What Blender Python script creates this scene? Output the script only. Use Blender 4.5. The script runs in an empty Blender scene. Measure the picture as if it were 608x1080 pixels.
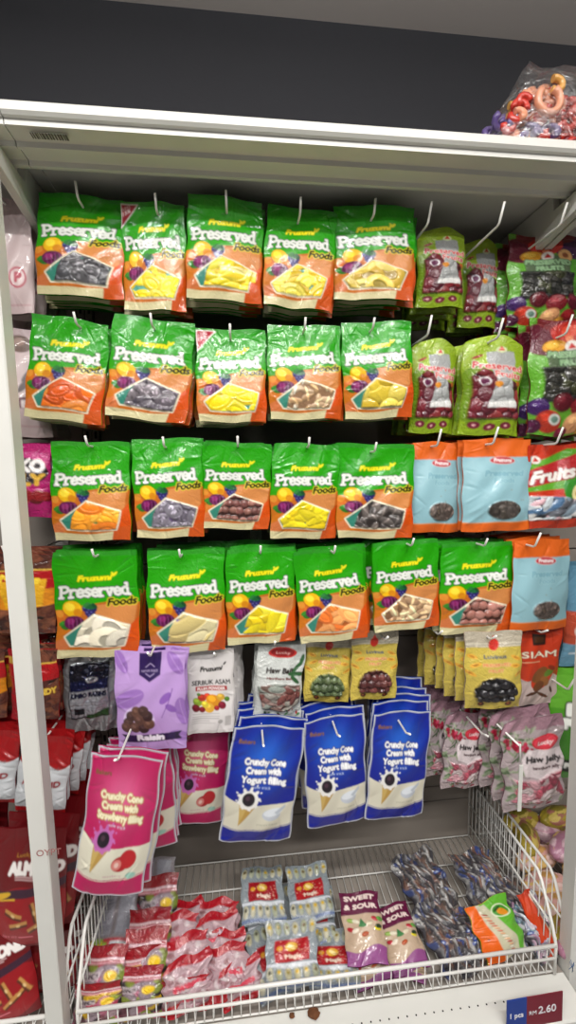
import bpy, math, random
import numpy as np
from mathutils import Matrix, Vector, Euler

# ------------------------------------------------------------------ camera, world, lights, exposure
SC = bpy.context.scene
COL = SC.collection
PI = math.pi
F_PX = 465.8
CAM = np.array([0.30323, -0.70870, 1.400])

def cam_axes(yaw, pitch, roll):
    fw = np.array([math.sin(yaw)*math.cos(pitch), math.cos(yaw)*math.cos(pitch), -math.sin(pitch)])
    rt = np.array([math.cos(yaw), -math.sin(yaw), 0.0])
    up = np.cross(rt, fw)
    r2 = math.cos(roll)*rt + math.sin(roll)*up
    u2 = -math.sin(roll)*rt + math.cos(roll)*up
    return np.array([r2, u2, fw])
AX = cam_axes(math.radians(6.1755), math.radians(5.7575), math.radians(-0.7259))
cam_data = bpy.data.cameras.new('camera')
cam_data.sensor_fit = 'VERTICAL'; cam_data.sensor_height = 36.0
cam_data.lens = F_PX/1080*36.0
cam_data.clip_start = 0.01
cam = bpy.data.objects.new('camera', cam_data); COL.objects.link(cam)
m = Matrix.Identity(4)
for i in range(3):
    m[i][0] = AX[0][i]; m[i][1] = AX[1][i]; m[i][2] = -AX[2][i]; m[i][3] = CAM[i]
cam.matrix_world = m
SC.camera = cam

SC.view_settings.view_transform = 'Standard'
SC.view_settings.look = 'None'
SC.view_settings.gamma = 1.0
SC.view_settings.use_curve_mapping = False
SC.view_settings.exposure = -0.45

world = bpy.data.worlds.new('world'); SC.world = world; world.use_nodes = True
bg = world.node_tree.nodes['Background']
bg.inputs[0].default_value = (0.95, 0.97, 1.0, 1); bg.inputs[1].default_value = 0.06

def area_light(name, loc, sx, sy, watts, rx=0.0, rz=0.0, col=(1, 0.985, 0.955)):
    d = bpy.data.lights.new(name, 'AREA'); d.shape = 'RECTANGLE'; d.size = sx; d.size_y = sy
    d.energy = watts; d.color = col
    o = bpy.data.objects.new(name, d); COL.objects.link(o)
    o.location = loc; o.rotation_euler = (rx, 0, rz)
    return o
area_light('tube_or_fill_light', (0.15, -0.95, 2.40), 1.3, 0.06, 36)
area_light('tube_or_fill_light', (1.0, -1.45, 2.40), 1.3, 0.06, 34)
area_light('tube_or_fill_light', (-0.8, -1.7, 2.40), 1.3, 0.06, 34)
area_light('tube_or_fill_light', (0.5, -3.0, 2.40), 2.4, 0.10, 26)
# added fill light aimed up to brighten the ceiling, not a real fitting
area_light('tube_or_fill_light', (0.7, -0.7, 2.15), 1.8, 0.08, 26, rx=PI)

def ray(x, y):
    return AX.T @ np.array([(x-304)/F_PX, -(y-540)/F_PX, 1.0])
def at(x, y, Y):
    r = ray(x, y); return CAM + r*(Y-CAM[1])/r[1]
def atz(x, y, Z):
    r = ray(x, y); return CAM + r*(Z-CAM[2])/r[2]

# ------------------------------------------------------------------ object helpers
def tag(o, label=None, cat=None, group=None, kind=None):
    if label: o['label'] = label
    if cat: o['category'] = cat
    if group: o['group'] = group
    if kind: o['kind'] = kind
    return o
def empty(name, loc, rot=(0, 0, 0)):
    o = bpy.data.objects.new(name, None); COL.objects.link(o)
    o.empty_display_size = 0.02
    o.location = loc; o.rotation_euler = rot
    return o
def link_mesh(name, me, parent=None):
    o = bpy.data.objects.new(name, me); COL.objects.link(o)
    if parent: o.parent = parent
    return o
def copy_tree(o, parent=None):
    c = o.copy(); COL.objects.link(c); c.parent = parent
    for ch in KIDS.get(o.name, []):
        copy_tree(ch, c)
    return c
KIDS = {}
def reg(root, kids): KIDS[root.name] = kids; return root

class MB:
    def __init__(s): s.v = []; s.f = []; s.smooth = []
    def box(s, x0, x1, y0, y1, z0, z1):
        n = len(s.v)
        s.v += [(x, y, z) for z in (z0, z1) for y in (y0, y1) for x in (x0, x1)]
        for q in ((0, 2, 3, 1), (4, 5, 7, 6), (0, 1, 5, 4), (2, 6, 7, 3), (0, 4, 6, 2), (1, 3, 7, 5)):
            s.f.append([n+i for i in q]); s.smooth.append(False)
    def tube(s, pts, r, seg=8, caps=True):
        pts = [Vector(p) for p in pts]; n = len(s.v); k = len(pts)
        ref = None
        for i, p in enumerate(pts):
            d = (pts[min(i+1, k-1)]-pts[max(i-1, 0)]).normalized()
            if ref is None:
                ref = d.orthogonal().normalized()
            ref = (ref-d*ref.dot(d)).normalized()
            b = d.cross(ref)
            for j in range(seg):
                a = 2*PI*j/seg
                s.v.append(tuple(p+ref*math.cos(a)*r+b*math.sin(a)*r))
        for i in range(k-1):
            for j in range(seg):
                a = n+i*seg+j; b = n+i*seg+(j+1) % seg
                s.f.append([a, b, b+seg, a+seg]); s.smooth.append(True)
        if caps:
            s.f.append([n+j for j in range(seg)][::-1]); s.smooth.append(False)
            s.f.append([n+(k-1)*seg+j for j in range(seg)]); s.smooth.append(False)
    def prism(s, prof, x0, x1):
        # profile in (y,z), extruded along x
        n = len(s.v); k = len(prof)
        s.v += [(x0, y, z) for y, z in prof]+[(x1, y, z) for y, z in prof]
        for i in range(k):
            j = (i+1) % k
            s.f.append([n+i, n+k+i, n+k+j, n+j]); s.smooth.append(False)
        s.f.append([n+i for i in range(k)]); s.smooth.append(False)
        s.f.append([n+k+i for i in range(k)][::-1]); s.smooth.append(False)
    def build(s, name, mat, parent=None, bevel=0):
        me = bpy.data.meshes.new(name); me.from_pydata(s.v, [], s.f)
        me.polygons.foreach_set('use_smooth', s.smooth)
        me.materials.append(mat); me.update()
        o = link_mesh(name, me, parent)
        if bevel:
            b = o.modifiers.new('bevel', 'BEVEL'); b.width = bevel; b.segments = 2; b.limit_method = 'ANGLE'
        return o

# ------------------------------------------------------------------ materials
def lin(h):
    if isinstance(h, str):
        h = h.lstrip('#'); h = h if len(h) == 6 else ''.join(x*2 for x in h); c = [int(h[i:i+2], 16)/255 for i in (0, 2, 4)]
    else: c = h
    return tuple(x/12.92 if x <= 0.04045 else ((x+0.055)/1.055)**2.4 for x in c)
def mat(name, col, rough=0.5, metal=0.0, noise=0.0, nscale=30, bump=0.0, bscale=60, coat=0.0, spec=0.5):
    M = bpy.data.materials.new(name); M.use_nodes = True
    nt = M.node_tree; b = nt.nodes['Principled BSDF']
    c = lin(col)
    b.inputs['Base Color'].default_value = (*c, 1)
    b.inputs['Roughness'].default_value = rough; b.inputs['Metallic'].default_value = metal
    b.inputs['Coat Weight'].default_value = coat; b.inputs['Specular IOR Level'].default_value = spec
    tc = nt.nodes.new('ShaderNodeTexCoord')
    if noise:
        n = nt.nodes.new('ShaderNodeTexNoise'); n.inputs['Scale'].default_value = nscale; n.inputs['Detail'].default_value = 6
        nt.links.new(tc.outputs['Object'], n.inputs['Vector'])
        r = nt.nodes.new('ShaderNodeValToRGB')
        r.color_ramp.elements[0].position = 0.3; r.color_ramp.elements[1].position = 0.7
        r.color_ramp.elements[0].color = (*[x*(1-noise) for x in c], 1); r.color_ramp.elements[1].color = (*c, 1)
        nt.links.new(n.outputs['Fac'], r.inputs['Fac']); nt.links.new(r.outputs['Color'], b.inputs['Base Color'])
    if bump:
        n = nt.nodes.new('ShaderNodeTexNoise'); n.inputs['Scale'].default_value = bscale; n.inputs['Detail'].default_value = 4
        nt.links.new(tc.outputs['Object'], n.inputs['Vector'])
        k = nt.nodes.new('ShaderNodeBump'); k.inputs['Strength'].default_value = bump; k.inputs['Distance'].default_value = 0.002
        nt.links.new(n.outputs['Fac'], k.inputs['Height']); nt.links.new(k.outputs['Normal'], b.inputs['Normal'])
    return M
M_WHITE = mat('white_powder_coat', '#d9d8d2', 0.35, noise=0.06, nscale=9)
M_WIRE = mat('white_coated_wire', '#e6e4df', 0.3)
M_PANEL = mat('beige_steel_panel', '#9a9188', 0.45, noise=0.12, nscale=12)
M_WALL = mat('charcoal_painted_wall', '#424349', 0.8, noise=0.06, nscale=3, bump=0.15, bscale=80)
M_CEIL = mat('grey_ceiling', '#c9c3c0', 0.9, noise=0.04, nscale=4)
M_FLOOR = mat('grey_floor_tile', '#8d8a86', 0.4, noise=0.1, nscale=5)
M_DARK = mat('dark_slot', '#14120f', 0.8)
M_STAIN = mat('brown_dirt', '#6b3e1c', 0.8, noise=0.4, nscale=120, bump=0.4, bscale=150)

def film(name, rough=0.2, coat=0.6, bump=0.35, bscale=55, metal=0.0, spec=0.5):
    M = bpy.data.materials.new(name); M.use_nodes = True
    nt = M.node_tree; b = nt.nodes['Principled BSDF']
    a = nt.nodes.new('ShaderNodeAttribute'); a.attribute_name = 'Col'
    nt.links.new(a.outputs['Color'], b.inputs['Base Color'])
    b.inputs['Roughness'].default_value = rough; b.inputs['Coat Weight'].default_value = coat
    b.inputs['Coat Roughness'].default_value = 0.035; b.inputs['Metallic'].default_value = metal
    b.inputs['Specular IOR Level'].default_value = spec
    tc = nt.nodes.new('ShaderNodeTexCoord')
    n = nt.nodes.new('ShaderNodeTexNoise'); n.inputs['Scale'].default_value = bscale; n.inputs['Detail'].default_value = 2
    n.inputs['Distortion'].default_value = 1.2
    nt.links.new(tc.outputs['Object'], n.inputs['Vector'])
    k = nt.nodes.new('ShaderNodeBump'); k.inputs['Strength'].default_value = bump; k.inputs['Distance'].default_value = 0.003
    nt.links.new(n.outputs['Fac'], k.inputs['Height'])
    nt.links.new(k.outputs['Normal'], b.inputs['Normal']); nt.links.new(k.outputs['Normal'], b.inputs['Coat Normal'])
    return M
M_FILM = film('glossy_printed_film', 0.42, 0.7, 0.34, 60, spec=0.25)
M_CRINKLE = film('crinkly_clear_film', 0.5, 0.85, 0.8, 85, spec=0.2)
M_SATIN = film('satin_printed_film', 0.42, 0.22, 0.15, 35)
M_FOIL = film('silver_foil', 0.28, 0.4, 0.5, 40, metal=0.75)
M_PRINT = film('printed_card', 0.5, 0.1, 0.02, 20)
def clear_mat():
    M = bpy.data.materials.new('clear_plastic_film'); M.use_nodes = True; nt = M.node_tree
    nt.nodes.clear()
    o = nt.nodes.new('ShaderNodeOutputMaterial'); mx = nt.nodes.new('ShaderNodeMixShader')
    t = nt.nodes.new('ShaderNodeBsdfTransparent'); g = nt.nodes.new('ShaderNodeBsdfGlossy')
    g.inputs['Color'].default_value = (0.9, 0.92, 0.93, 1); g.inputs['Roughness'].default_value = 0.16
    tc = nt.nodes.new('ShaderNodeTexCoord')
    n = nt.nodes.new('ShaderNodeTexNoise'); n.inputs['Scale'].default_value = 45; n.inputs['Detail'].default_value = 3
    n.inputs['Distortion'].default_value = 2
    nt.links.new(tc.outputs['Object'], n.inputs['Vector'])
    k = nt.nodes.new('ShaderNodeBump'); k.inputs['Strength'].default_value = 1.0; k.inputs['Distance'].default_value = 0.006
    nt.links.new(n.outputs['Fac'], k.inputs['Height']); nt.links.new(k.outputs['Normal'], g.inputs['Normal'])
    mx.inputs[0].default_value = 0.22
    nt.links.new(t.outputs[0], mx.inputs[1]); nt.links.new(g.outputs[0], mx.inputs[2]); nt.links.new(mx.outputs[0], o.inputs[0])
    return M
M_CLEAR = clear_mat()

# ------------------------------------------------------------------ print canvas (artwork drawn as vertex colour + relief)
_TX = {}
def glyphs(s):
    if s in _TX: return _TX[s]
    cu = bpy.data.curves.new('t', 'FONT'); cu.body = s; cu.size = 1.0; cu.resolution_u = 3
    ob = bpy.data.objects.new('t', cu); COL.objects.link(ob)
    dg = bpy.context.evaluated_depsgraph_get(); dg.update()
    me = bpy.data.meshes.new_from_object(ob.evaluated_get(dg))
    me.calc_loop_triangles()
    v = np.array([p.co[:2] for p in me.vertices]); t = np.array([l.vertices[:] for l in me.loop_triangles])
    bpy.data.objects.remove(ob); bpy.data.curves.remove(cu); bpy.data.meshes.remove(me)
    if len(v):
        v = v-v.min(0)*np.array([1, 0]); w = v[:, 0].max()
    else: w = 1
    _TX[s] = (v, t, w)
    return _TX[s]

class Canvas:
    def __init__(s, nu, nv, asp, base, ss=3):
        s.nu, s.nv, s.ss = nu, nv, ss
        s.W, s.H = nu*ss, nv*ss; s.asp = asp     # asp = height/width ; coordinates u 0..1, v 0..1 downward
        s.c = np.zeros((s.H, s.W, 3)); s.c[:] = lin(base)
        s.h = np.zeros((s.H, s.W)); s.reg = np.zeros((s.H, s.W), int)
        s.U, s.V = np.meshgrid((np.arange(s.W)+.5)/s.W, (np.arange(s.H)+.5)/s.H)
    def mask_poly(s, pts):
        m = np.zeros((s.H, s.W), bool); n = len(pts)
        for i in range(n):
            x0, y0 = pts[i]; x1, y1 = pts[(i+1) % n]
            if y0 == y1: continue
            cnd = (s.V >= min(y0, y1)) & (s.V < max(y0, y1))
            m ^= cnd & (s.U < x0+(s.V-y0)*(x1-x0)/(y1-y0))
        return m
    def mask_ell(s, cx, cy, rx, ry=None, rot=0):
        # radii in u units
        if ry is None: ry = rx
        dx = s.U-cx; dy = (s.V-cy)*s.asp
        c, sn = math.cos(rot), math.sin(rot)
        a = (dx*c+dy*sn)/rx; b = (-dx*sn+dy*c)/ry
        q = a*a+b*b
        return q < 1, q
    def fill(s, m, col): s.c[m] = lin(col)
    def poly(s, pts, col): s.fill(s.mask_poly(pts), col)
    def rect(s, u0, v0, u1, v1, col): s.fill((s.U >= u0) & (s.U < u1) & (s.V >= v0) & (s.V < v1), col)
    def ell(s, cx, cy, rx, ry=None, col='#fff', rot=0, clip=None, h=0):
        m, q = s.mask_ell(cx, cy, rx, ry, rot)
        if clip is not None: m = m & clip
        s.c[m] = lin(col)
        if h: s.h[m] = np.maximum(s.h[m]*.4, h*np.sqrt(1-q[m]))
        return m
    def glow(s, cx, cy, r, col, k=1.0):
        _, q = s.mask_ell(cx, cy, r, r); w = (np.exp(-q)*k)[..., None]
        s.c = s.c*(1-w)+np.array(lin(col))*w
    def line(s, pts, w, col, closed=False):
        m = np.zeros((s.H, s.W), bool)
        P = list(pts)+([pts[0]] if closed else [])
        for (x0, y0), (x1, y1) in zip(P[:-1], P[1:]):
            dx, dy = x1-x0, (y1-y0)*s.asp; L = dx*dx+dy*dy+1e-12
            ax = s.U-x0; ay = (s.V-y0)*s.asp
            t = np.clip((ax*dx+ay*dy)/L, 0, 1)
            m |= (ax-t*dx)**2+(ay-t*dy)**2 < (w/2)**2
        if col is not None: s.fill(m, col)
        return m
    def tmask(s, txt, x, y, w, hgt, shear=0.0, slope=0.0, bold=0.0):
        # text fitted to box: x,y = left/baseline, w = width, hgt = cap height/width units (u)
        v, t, tw = glyphs(txt)
        m = np.zeros((s.H, s.W), bool)
        if not len(v): return m
        gx = v[:, 0]/tw*w; gy = v[:, 1]/0.73*hgt
        X = x+gx+gy*shear; Y = y-(gy/s.asp)-gx*slope
        px, py = X*s.W, Y*s.H
        for a, b, c in t:
            x0, x1 = min(px[a], px[b], px[c]), max(px[a], px[b], px[c]); y0, y1 = min(py[a], py[b], py[c]), max(py[a], py[b], py[c])
            i0, i1 = max(int(x0), 0), min(int(x1)+2, s.W); j0, j1 = max(int(y0), 0), min(int(y1)+2, s.H)
            if i0 >= i1 or j0 >= j1: continue
            gxx, gyy = np.meshgrid(np.arange(i0, i1)+.5, np.arange(j0, j1)+.5)
            d = (px[b]-px[a])*(py[c]-py[a])-(px[c]-px[a])*(py[b]-py[a])
            if abs(d) < 1e-9: continue
            l1 = ((px[b]-gxx)*(py[c]-gyy)-(px[c]-gxx)*(py[b]-gyy))/d
            l2 = ((px[c]-gxx)*(py[a]-gyy)-(px[a]-gxx)*(py[c]-gyy))/d
            m[j0:j1, i0:i1] |= (l1 >= -.02) & (l2 >= -.02) & (1-l1-l2 >= -.02)
        if bold: m = s.dil(m, bold)
        return m
    def dil(s, m, r):
        n = max(1, int(round(r*s.W))); out = m.copy()
        for dx in range(-n, n+1):
            for dy in range(-n, n+1):
                if dx*dx+dy*dy <= n*n+.5 and (dx or dy):
                    out |= np.roll(np.roll(m, dx, 1), dy, 0)
        return out
    def text(s, txt, x, y, w, hgt, col, shear=0.0, slope=0.0, bold=0.0, out=None, ow=0.012):
        m = s.tmask(txt, x, y, w, hgt, shear, slope, bold)
        if out: s.fill(s.dil(m, ow), out)
        s.fill(m, col)
    def window(s, m, rid=2): s.reg[m] = rid
    def small(s):
        k = s.ss
        c = s.c.reshape(s.nv, k, s.nu, k, 3).mean((1, 3)); h = s.h.reshape(s.nv, k, s.nu, k).mean((1, 3))
        return c, h, s.reg[k//2::k, k//2::k]

def dark(col, k):
    c = lin(col) if isinstance(col, str) else col
    return tuple(max(0, min(1, (x**(1/2.2))*k)) for x in c)
def stuff(c, clip, rng, kind, cols, r, bgcol, h=0.004):
    """product seen in a pouch window: lumps with real relief"""
    c.fill(clip, bgcol); c.h[clip] = 0
    ys, xs = np.nonzero(clip)
    u0, u1, v0, v1 = xs.min()/c.W, xs.max()/c.W, ys.min()/c.H, ys.max()/c.H
    st = r*(1.7 if kind == 'ball' else 1.25)
    rows = max(1, int((v1-v0)*c.asp/st+.5)); cols_n = max(1, int((u1-u0)/st+.5))
    cells = [(i, j) for j in range(rows+1) for i in range(cols_n+1)]
    rng.shuffle(cells)
    for i, j in cells:
        jt = .16 if kind == 'ball' else .3; x = u0+(i+(.5 if kind == 'ball' and j % 2 else 0)+rng.uniform(-jt, jt))*(u1-u0)/cols_n; y = v0+(j+rng.uniform(-jt, jt))*(v1-v0)/rows
        col = rng.choice(cols); a = rng.uniform(-.9, .9); q = r*rng.uniform(.8, 1.1)
        k = rng.uniform(.88, 1.08); cc = dark(col, k)
        if kind == 'ball': c.ell(x, y, q, q*.95, cc, a, clip, h*1.6)
        elif kind == 'stick':
            c.ell(x, y, q*1.7, q*.62, cc, a-.3, clip, h)
        elif kind == 'slice':
            c.ell(x, y, q*1.35, q*.8, cc, a, clip, h)
            c.ell(x+q*.1, y+q*.1/c.asp, q*.8, q*.4, dark(col, k*1.12), a, clip, h*.8)
        elif kind == 'ring':
            c.ell(x, y, q*1.25, q*.95, cc, a, clip, h)
            m = c.ell(x, y, q*.62, q*.42, dark(col, .72), a, clip); c.h[m] = h*.2
        elif kind == 'prune':
            c.ell(x, y, q*1.05, q*.9, cc, a, clip, h)
            for _ in range(9):
                aa = rng.uniform(0, 6.28); rr = rng.uniform(.1, .8)*q
                c.ell(x+math.cos(aa)*rr, y+math.sin(aa)*rr/c.asp, q*.22, q*.09, dark(col, rng.choice([1.7, 1.4, .6])), rng.uniform(0, 3), clip)
        elif kind == 'flake':
            c.ell(x, y, q*1.1, q*.45, cc, rng.uniform(0, 3.1), clip, h)
            c.ell(x, y, q*.7, q*.14, dark(col, 1.45), rng.uniform(0, 3.1), clip)

def wrinkle(nu, nv, asp, rng, n, amp):
    U, V = np.meshgrid(np.linspace(0, 1, nu+1), np.linspace(0, 1, nv+1))
    H = np.zeros_like(U)
    for _ in range(n):
        side = rng.random()
        if side < .65:
            cx = rng.choice([rng.uniform(0, .16), rng.uniform(.84, 1)]); cy = rng.uniform(0, 1); a = rng.uniform(-.7, .7)
        else:
            cx = rng.uniform(.05, .95); cy = rng.choice([rng.uniform(.02, .2), rng.uniform(.85, 1)]); a = rng.uniform(.8, 2.3)
        L = rng.uniform(.06, .2); w = rng.uniform(.010, .03); am = amp*rng.uniform(-1, 1)
        dx = U-cx; dy = (V-cy)*asp
        t = dx*math.cos(a)+dy*math.sin(a); d = -dx*math.sin(a)+dy*math.cos(a)
        H += am*np.exp(-(t/L)**2-(d/w)**2)
    for _ in range(5):
        kx, ky, p = rng.uniform(2, 7), rng.uniform(2, 7), rng.uniform(0, 6)
        H += amp*.35*np.sin(kx*U*3+ky*V*3+p)
    return H

REGN = {0: 'pouch_body', 1: 'top_seal', 2: 'window', 3: 'bottom_gusset', 4: 'printed_label'}
def pouch(name, cv, w, h, T=0.011, seed=0, mt=None, shape=None, names=None, top=0.10, bot=0.93, nw=26, amp=0.0016, wav=0.0015, mats=None, sag=0.0, belly=0.72, partlab=None, back='#88837a', flat=False):
    """a filled pouch: Empty at the bottom centre; front skin carries the print, split into parts by region"""
    rng = random.Random(seed)
    mt = mt or M_FILM
    nu, nv = cv.nu, cv.nv
    col, hh, rg = cv.small()
    rg = rg.copy(); 
    if not flat:
        vv = (np.arange(nv)+.5)/nv
        rg[(vv < top), :] = np.where(rg[(vv < top), :] == 0, 1, rg[(vv < top), :]); rg[(vv > bot), :] = np.where(rg[(vv > bot), :] == 0, 3, rg[(vv > bot), :])
    # cell values -> vertices
    def tov(a):
        p = np.pad(a, ((1, 1), (1, 1))+((0, 0),)*(a.ndim-2), mode='edge')
        return (p[:-1, :-1]+p[1:, :-1]+p[:-1, 1:]+p[1:, 1:])/4
    hv = tov(hh)
    U, V = np.meshgrid(np.linspace(0, 1, nu+1), np.linspace(0, 1, nv+1))
    def thick(U, V):
        e = np.clip(1-np.abs(2*U-1)**2.6, 0, 1)**.75
        a = np.clip((V-top*.8)/(belly-top*.8), 0, 1); a = np.sin(a*PI/2)**1.3
        b = np.clip((1-V)/(1-belly+1e-6), 0, 1); b = .25+.75*np.sin(b*PI/2)
        return T*e*np.where(V < belly, a, b)
    wr = wrinkle(nu, nv, h/w, rng, nw, amp)
    edge = np.clip(np.minimum(U, 1-U)*14, 0, 1); back = None
    front = thick(U, V)+hv*edge+wr*(.35+.65*edge)+.0006
    ph = rng.uniform(0, 6)
    bend = 0.004*np.sin(U*PI*1.3+ph)+0.003*np.sin(V*5+ph*2)      # the whole bag is never flat
    X = (U-.5)*w; Z = (1-V)*h
    if shape: X, Z = shape(U, V, X, Z, w, h)
    X = X+wav*np.sin(V*17+ph)*(U-.5)*2+wav*.8*np.sin(V*7+ph*1.7)
    Z = Z+wav*np.sin(U*9+ph)*np.abs(V-.5)*2 - sag*np.sin(U*PI)*(V-.5)*2
    Y = -front+bend
    P = np.stack([X, Y, Z], -1).reshape(-1, 3)
    cvv = tov(col).reshape(-1, 3)
    J, I = np.meshgrid(np.arange(nv), np.arange(nu), indexing='ij')
    a = J*(nu+1)+I
    F = np.stack([a, a+nu+1, a+nu+2, a+1], -1).reshape(-1, 4)
    R = rg.reshape(-1)
    root = empty(name, (0, 0, 0)); kids = []
    # coarse back skin
    bu, bv = 10, 14
    iu = np.round(np.linspace(0, nu, bu+1)).astype(int); iv = np.round(np.linspace(0, nv, bv+1)).astype(int)
    BX = X[np.ix_(iv, iu)]; BZ = Z[np.ix_(iv, iu)]; UB = U[np.ix_(iv, iu)]; VB = V[np.ix_(iv, iu)]
    BY = thick(UB, VB)*.45+bend[np.ix_(iv, iu)]+.0024
    BP = np.stack([BX, BY, BZ], -1).reshape(-1, 3)
    J, I = np.meshgrid(np.arange(bv), np.arange(bu), indexing='ij'); a = J*(bu+1)+I
    BF = np.stack([a, a+1, a+bu+2, a+bu+1], -1).reshape(-1, 4)
    nm = dict(REGN); nm.update(names or {})
    for r in sorted(set(R.tolist())):
        f = F[R == r]; used = np.unique(f); mp = -np.ones(len(P), int); mp[used] = np.arange(len(used))
        v = P[used]; cc = cvv[used]; ff = mp[f]
        if r == 0 or (flat and r == sorted(set(R.tolist()))[0]):
            ff = np.vstack([ff, BF+len(v)]); v = np.vstack([v, BP]); cc = np.vstack([cc, np.tile(cvv[R.size//3]*0+np.median(cvv[:len(cvv)//3], 0), (len(BP), 1))])
        me = bpy.data.meshes.new(nm[r])
        me.vertices.add(len(v)); me.vertices.foreach_set('co', v.ravel())
        me.loops.add(ff.size); me.loops.foreach_set('vertex_index', ff.ravel().astype(np.int32))
        me.polygons.add(len(ff)); me.polygons.foreach_set('loop_start', np.arange(0, ff.size, 4, dtype=np.int32))
        me.polygons.foreach_set('use_smooth', np.ones(len(ff), bool))
        ca = me.color_attributes.new('Col', 'BYTE_COLOR', 'POINT')
        ca.data.foreach_set('color', np.hstack([np.clip(cc, 0, 1), np.ones((len(cc), 1))]).astype(np.float32).ravel())
        me.materials.append((mats or {}).get(r, mt)); me.update(calc_edges=True)
        o = link_mesh(nm[r], me, root)
        if partlab and r in partlab: o['label'] = partlab[r]
        kids.append(o)
    reg(root, kids)
    root['_w'] = w; root['_h'] = h
    SIZE[root.name] = (w, h); TH[root.name] = T*1.45+.003
    return root
SIZE = {}; TH = {}

# placement: four image corners TL TR BR BL on a vertical plane at depth Y -> size, place and tilt
def place(o, src, q, Y, pitch=0.0, yaw=0.0):
    w0, h0 = SIZE[src]
    tl, tr, br, bl = [at(x, y, Y) for x, y in q]
    wd = (np.linalg.norm(tr-tl)+np.linalg.norm(br-bl))/2; ht = (np.linalg.norm(tl-bl)+np.linalg.norm(tr-br))/2
    dx = (tr-tl+br-bl); dz = (tl-bl+tr-br)
    r1 = math.atan2(dx[2], dx[0]); r2 = math.atan2(-dz[0], dz[2])
    roll = (r1+r2)/2
    b = (bl+br)/2
    o.location = (b[0], Y, b[2])
    o.rotation_mode = 'YXZ'
    o.rotation_euler = (pitch, -roll, yaw)
    o.scale = (wd/w0, (wd/w0+ht/h0)/2, ht/h0)
    return wd, ht

# ------------------------------------------------------------------ the setting
def struct(name, mb, m, bevel=0):
    return tag(mb.build(name, m, None, bevel), kind='structure')
def sbox(name, m, *a):
    b = MB(); b.box(*a); return struct(name, b, m)
sbox('floor', M_FLOOR, -3, 4, -4, 0.62, -0.05, 0.0)
sbox('wall_back', M_WALL, -3, 4, 0.42, 0.52, 0.0, 2.44)
sbox('ceiling', M_CEIL, -3, 4, -4, 0.62, 2.44, 2.50)

YB = 0.34      # front face of the gondola back panels
def gondola(x0, x1, label):
    g = empty('gondola_panel', ((x0+x1)/2, YB, 0)); tag(g, label, 'shelving', 'steel gondola back panels')
    cx = (x0+x1)/2
    zs = [0.0, 0.30, 0.508, 0.55, 0.76, 0.97, 1.18, 1.39, 1.60, 1.81, 2.0]
    for a, b in zip(zs[:-1], zs[1:]):
        p = MB(); p.box(x0-cx+.018, x1-cx-.018, 0, 0.02, a+.0015, b-.0015); p.build('back_panel', M_PANEL, g, 0.002)
    for sx in (x0-cx, x1-cx-.0):
        p = MB(); p.box(sx-.015 if sx > 0 else sx, sx if sx > 0 else sx+.015, -0.004, 0.03, 0, 2.0); u = p.build('upright', M_PANEL, g, 0.001)
        s = MB()
        for k in range(56):
            z = 0.3+k*0.03; xx = (sx-.0105) if sx > 0 else (sx+.0055)
            s.box(xx, xx+.005, -0.0046, -0.004, z, z+.016)
        s.build('slot_row', M_DARK, u)
    return g
gondola(-0.944, -0.026, 'beige steel back panel behind the almond bags on the left')
gondola(-0.024, 0.930, 'beige steel back panel behind the green preserved fruit pouches')
gondola(0.932, 1.85, 'beige steel back panel behind the right-hand bay')

def canopy(x0, x1, label, sticker_or_highlight=False):
    g = empty('top_shelf', ((x0+x1)/2, 0.0, 1.88)); tag(g, label, 'shelf', 'white steel top shelves')
    cx = (x0+x1)/2
    a, b = x0-cx, x1-cx
    # folded front beam : lip, step, two ribs
    pr = [(-0.005, 0.032), (-0.008, 0.029), (-0.008, 0.018), (-0.004, 0.014), (0.002, 0.013), (0.002, 0.005), (0.034, 0.005), (0.037, -0.001), (0.043, -0.001),
          (0.046, 0.004), (0.074, 0.004), (0.077, -0.002), (0.084, -0.002), (0.088, 0.005), (0.096, 0.005), (0.096, 0.030)]
    p = MB(); p.prism(pr, a, b); p.build('front_beam', M_WHITE, g)
    p = MB(); p.box(a, b, 0.0965, YB, 0.022, 0.030); p.build('shelf_plate', M_WHITE, g)
    for sx in ((a-.036 if sticker_or_highlight else a), b-.016)[:1 if x0 < -.5 else 2]:
        pb = [(0.002, -0.002), (0.004, -0.022), (0.03, -0.034), (YB, -0.088), (YB, 0.020), (0.115, 0.020), (0.110, -0.008)]
        p = MB(); p.prism(pb, sx, sx+.014); p.build('side_bracket', M_WHITE, g, 0.0015)
    if sticker_or_highlight:
        s = MB(); rr = random.Random(3); x = a+.030
        while x < a+.078:
            w = rr.uniform(.001, .0035); s.box(x, x+w, 0.0085, 0.0085+.012, 0.0004, 0.0009); x += w+rr.uniform(.0008, .002)
        s.build('barcode_stamp', mat('grey_ink', '#5d5854', .7), g)
    return g
canopy(-0.014, 0.915, 'long white steel top shelf over the green pouches', True)
canopy(-0.93, -0.0155, 'white steel top shelf added unseen to shade the left neighbouring bay')  # shelf out of view, added to darken the left bay
canopy(0.917, 1.85, 'white steel top shelf continuing past the right post')

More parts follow.
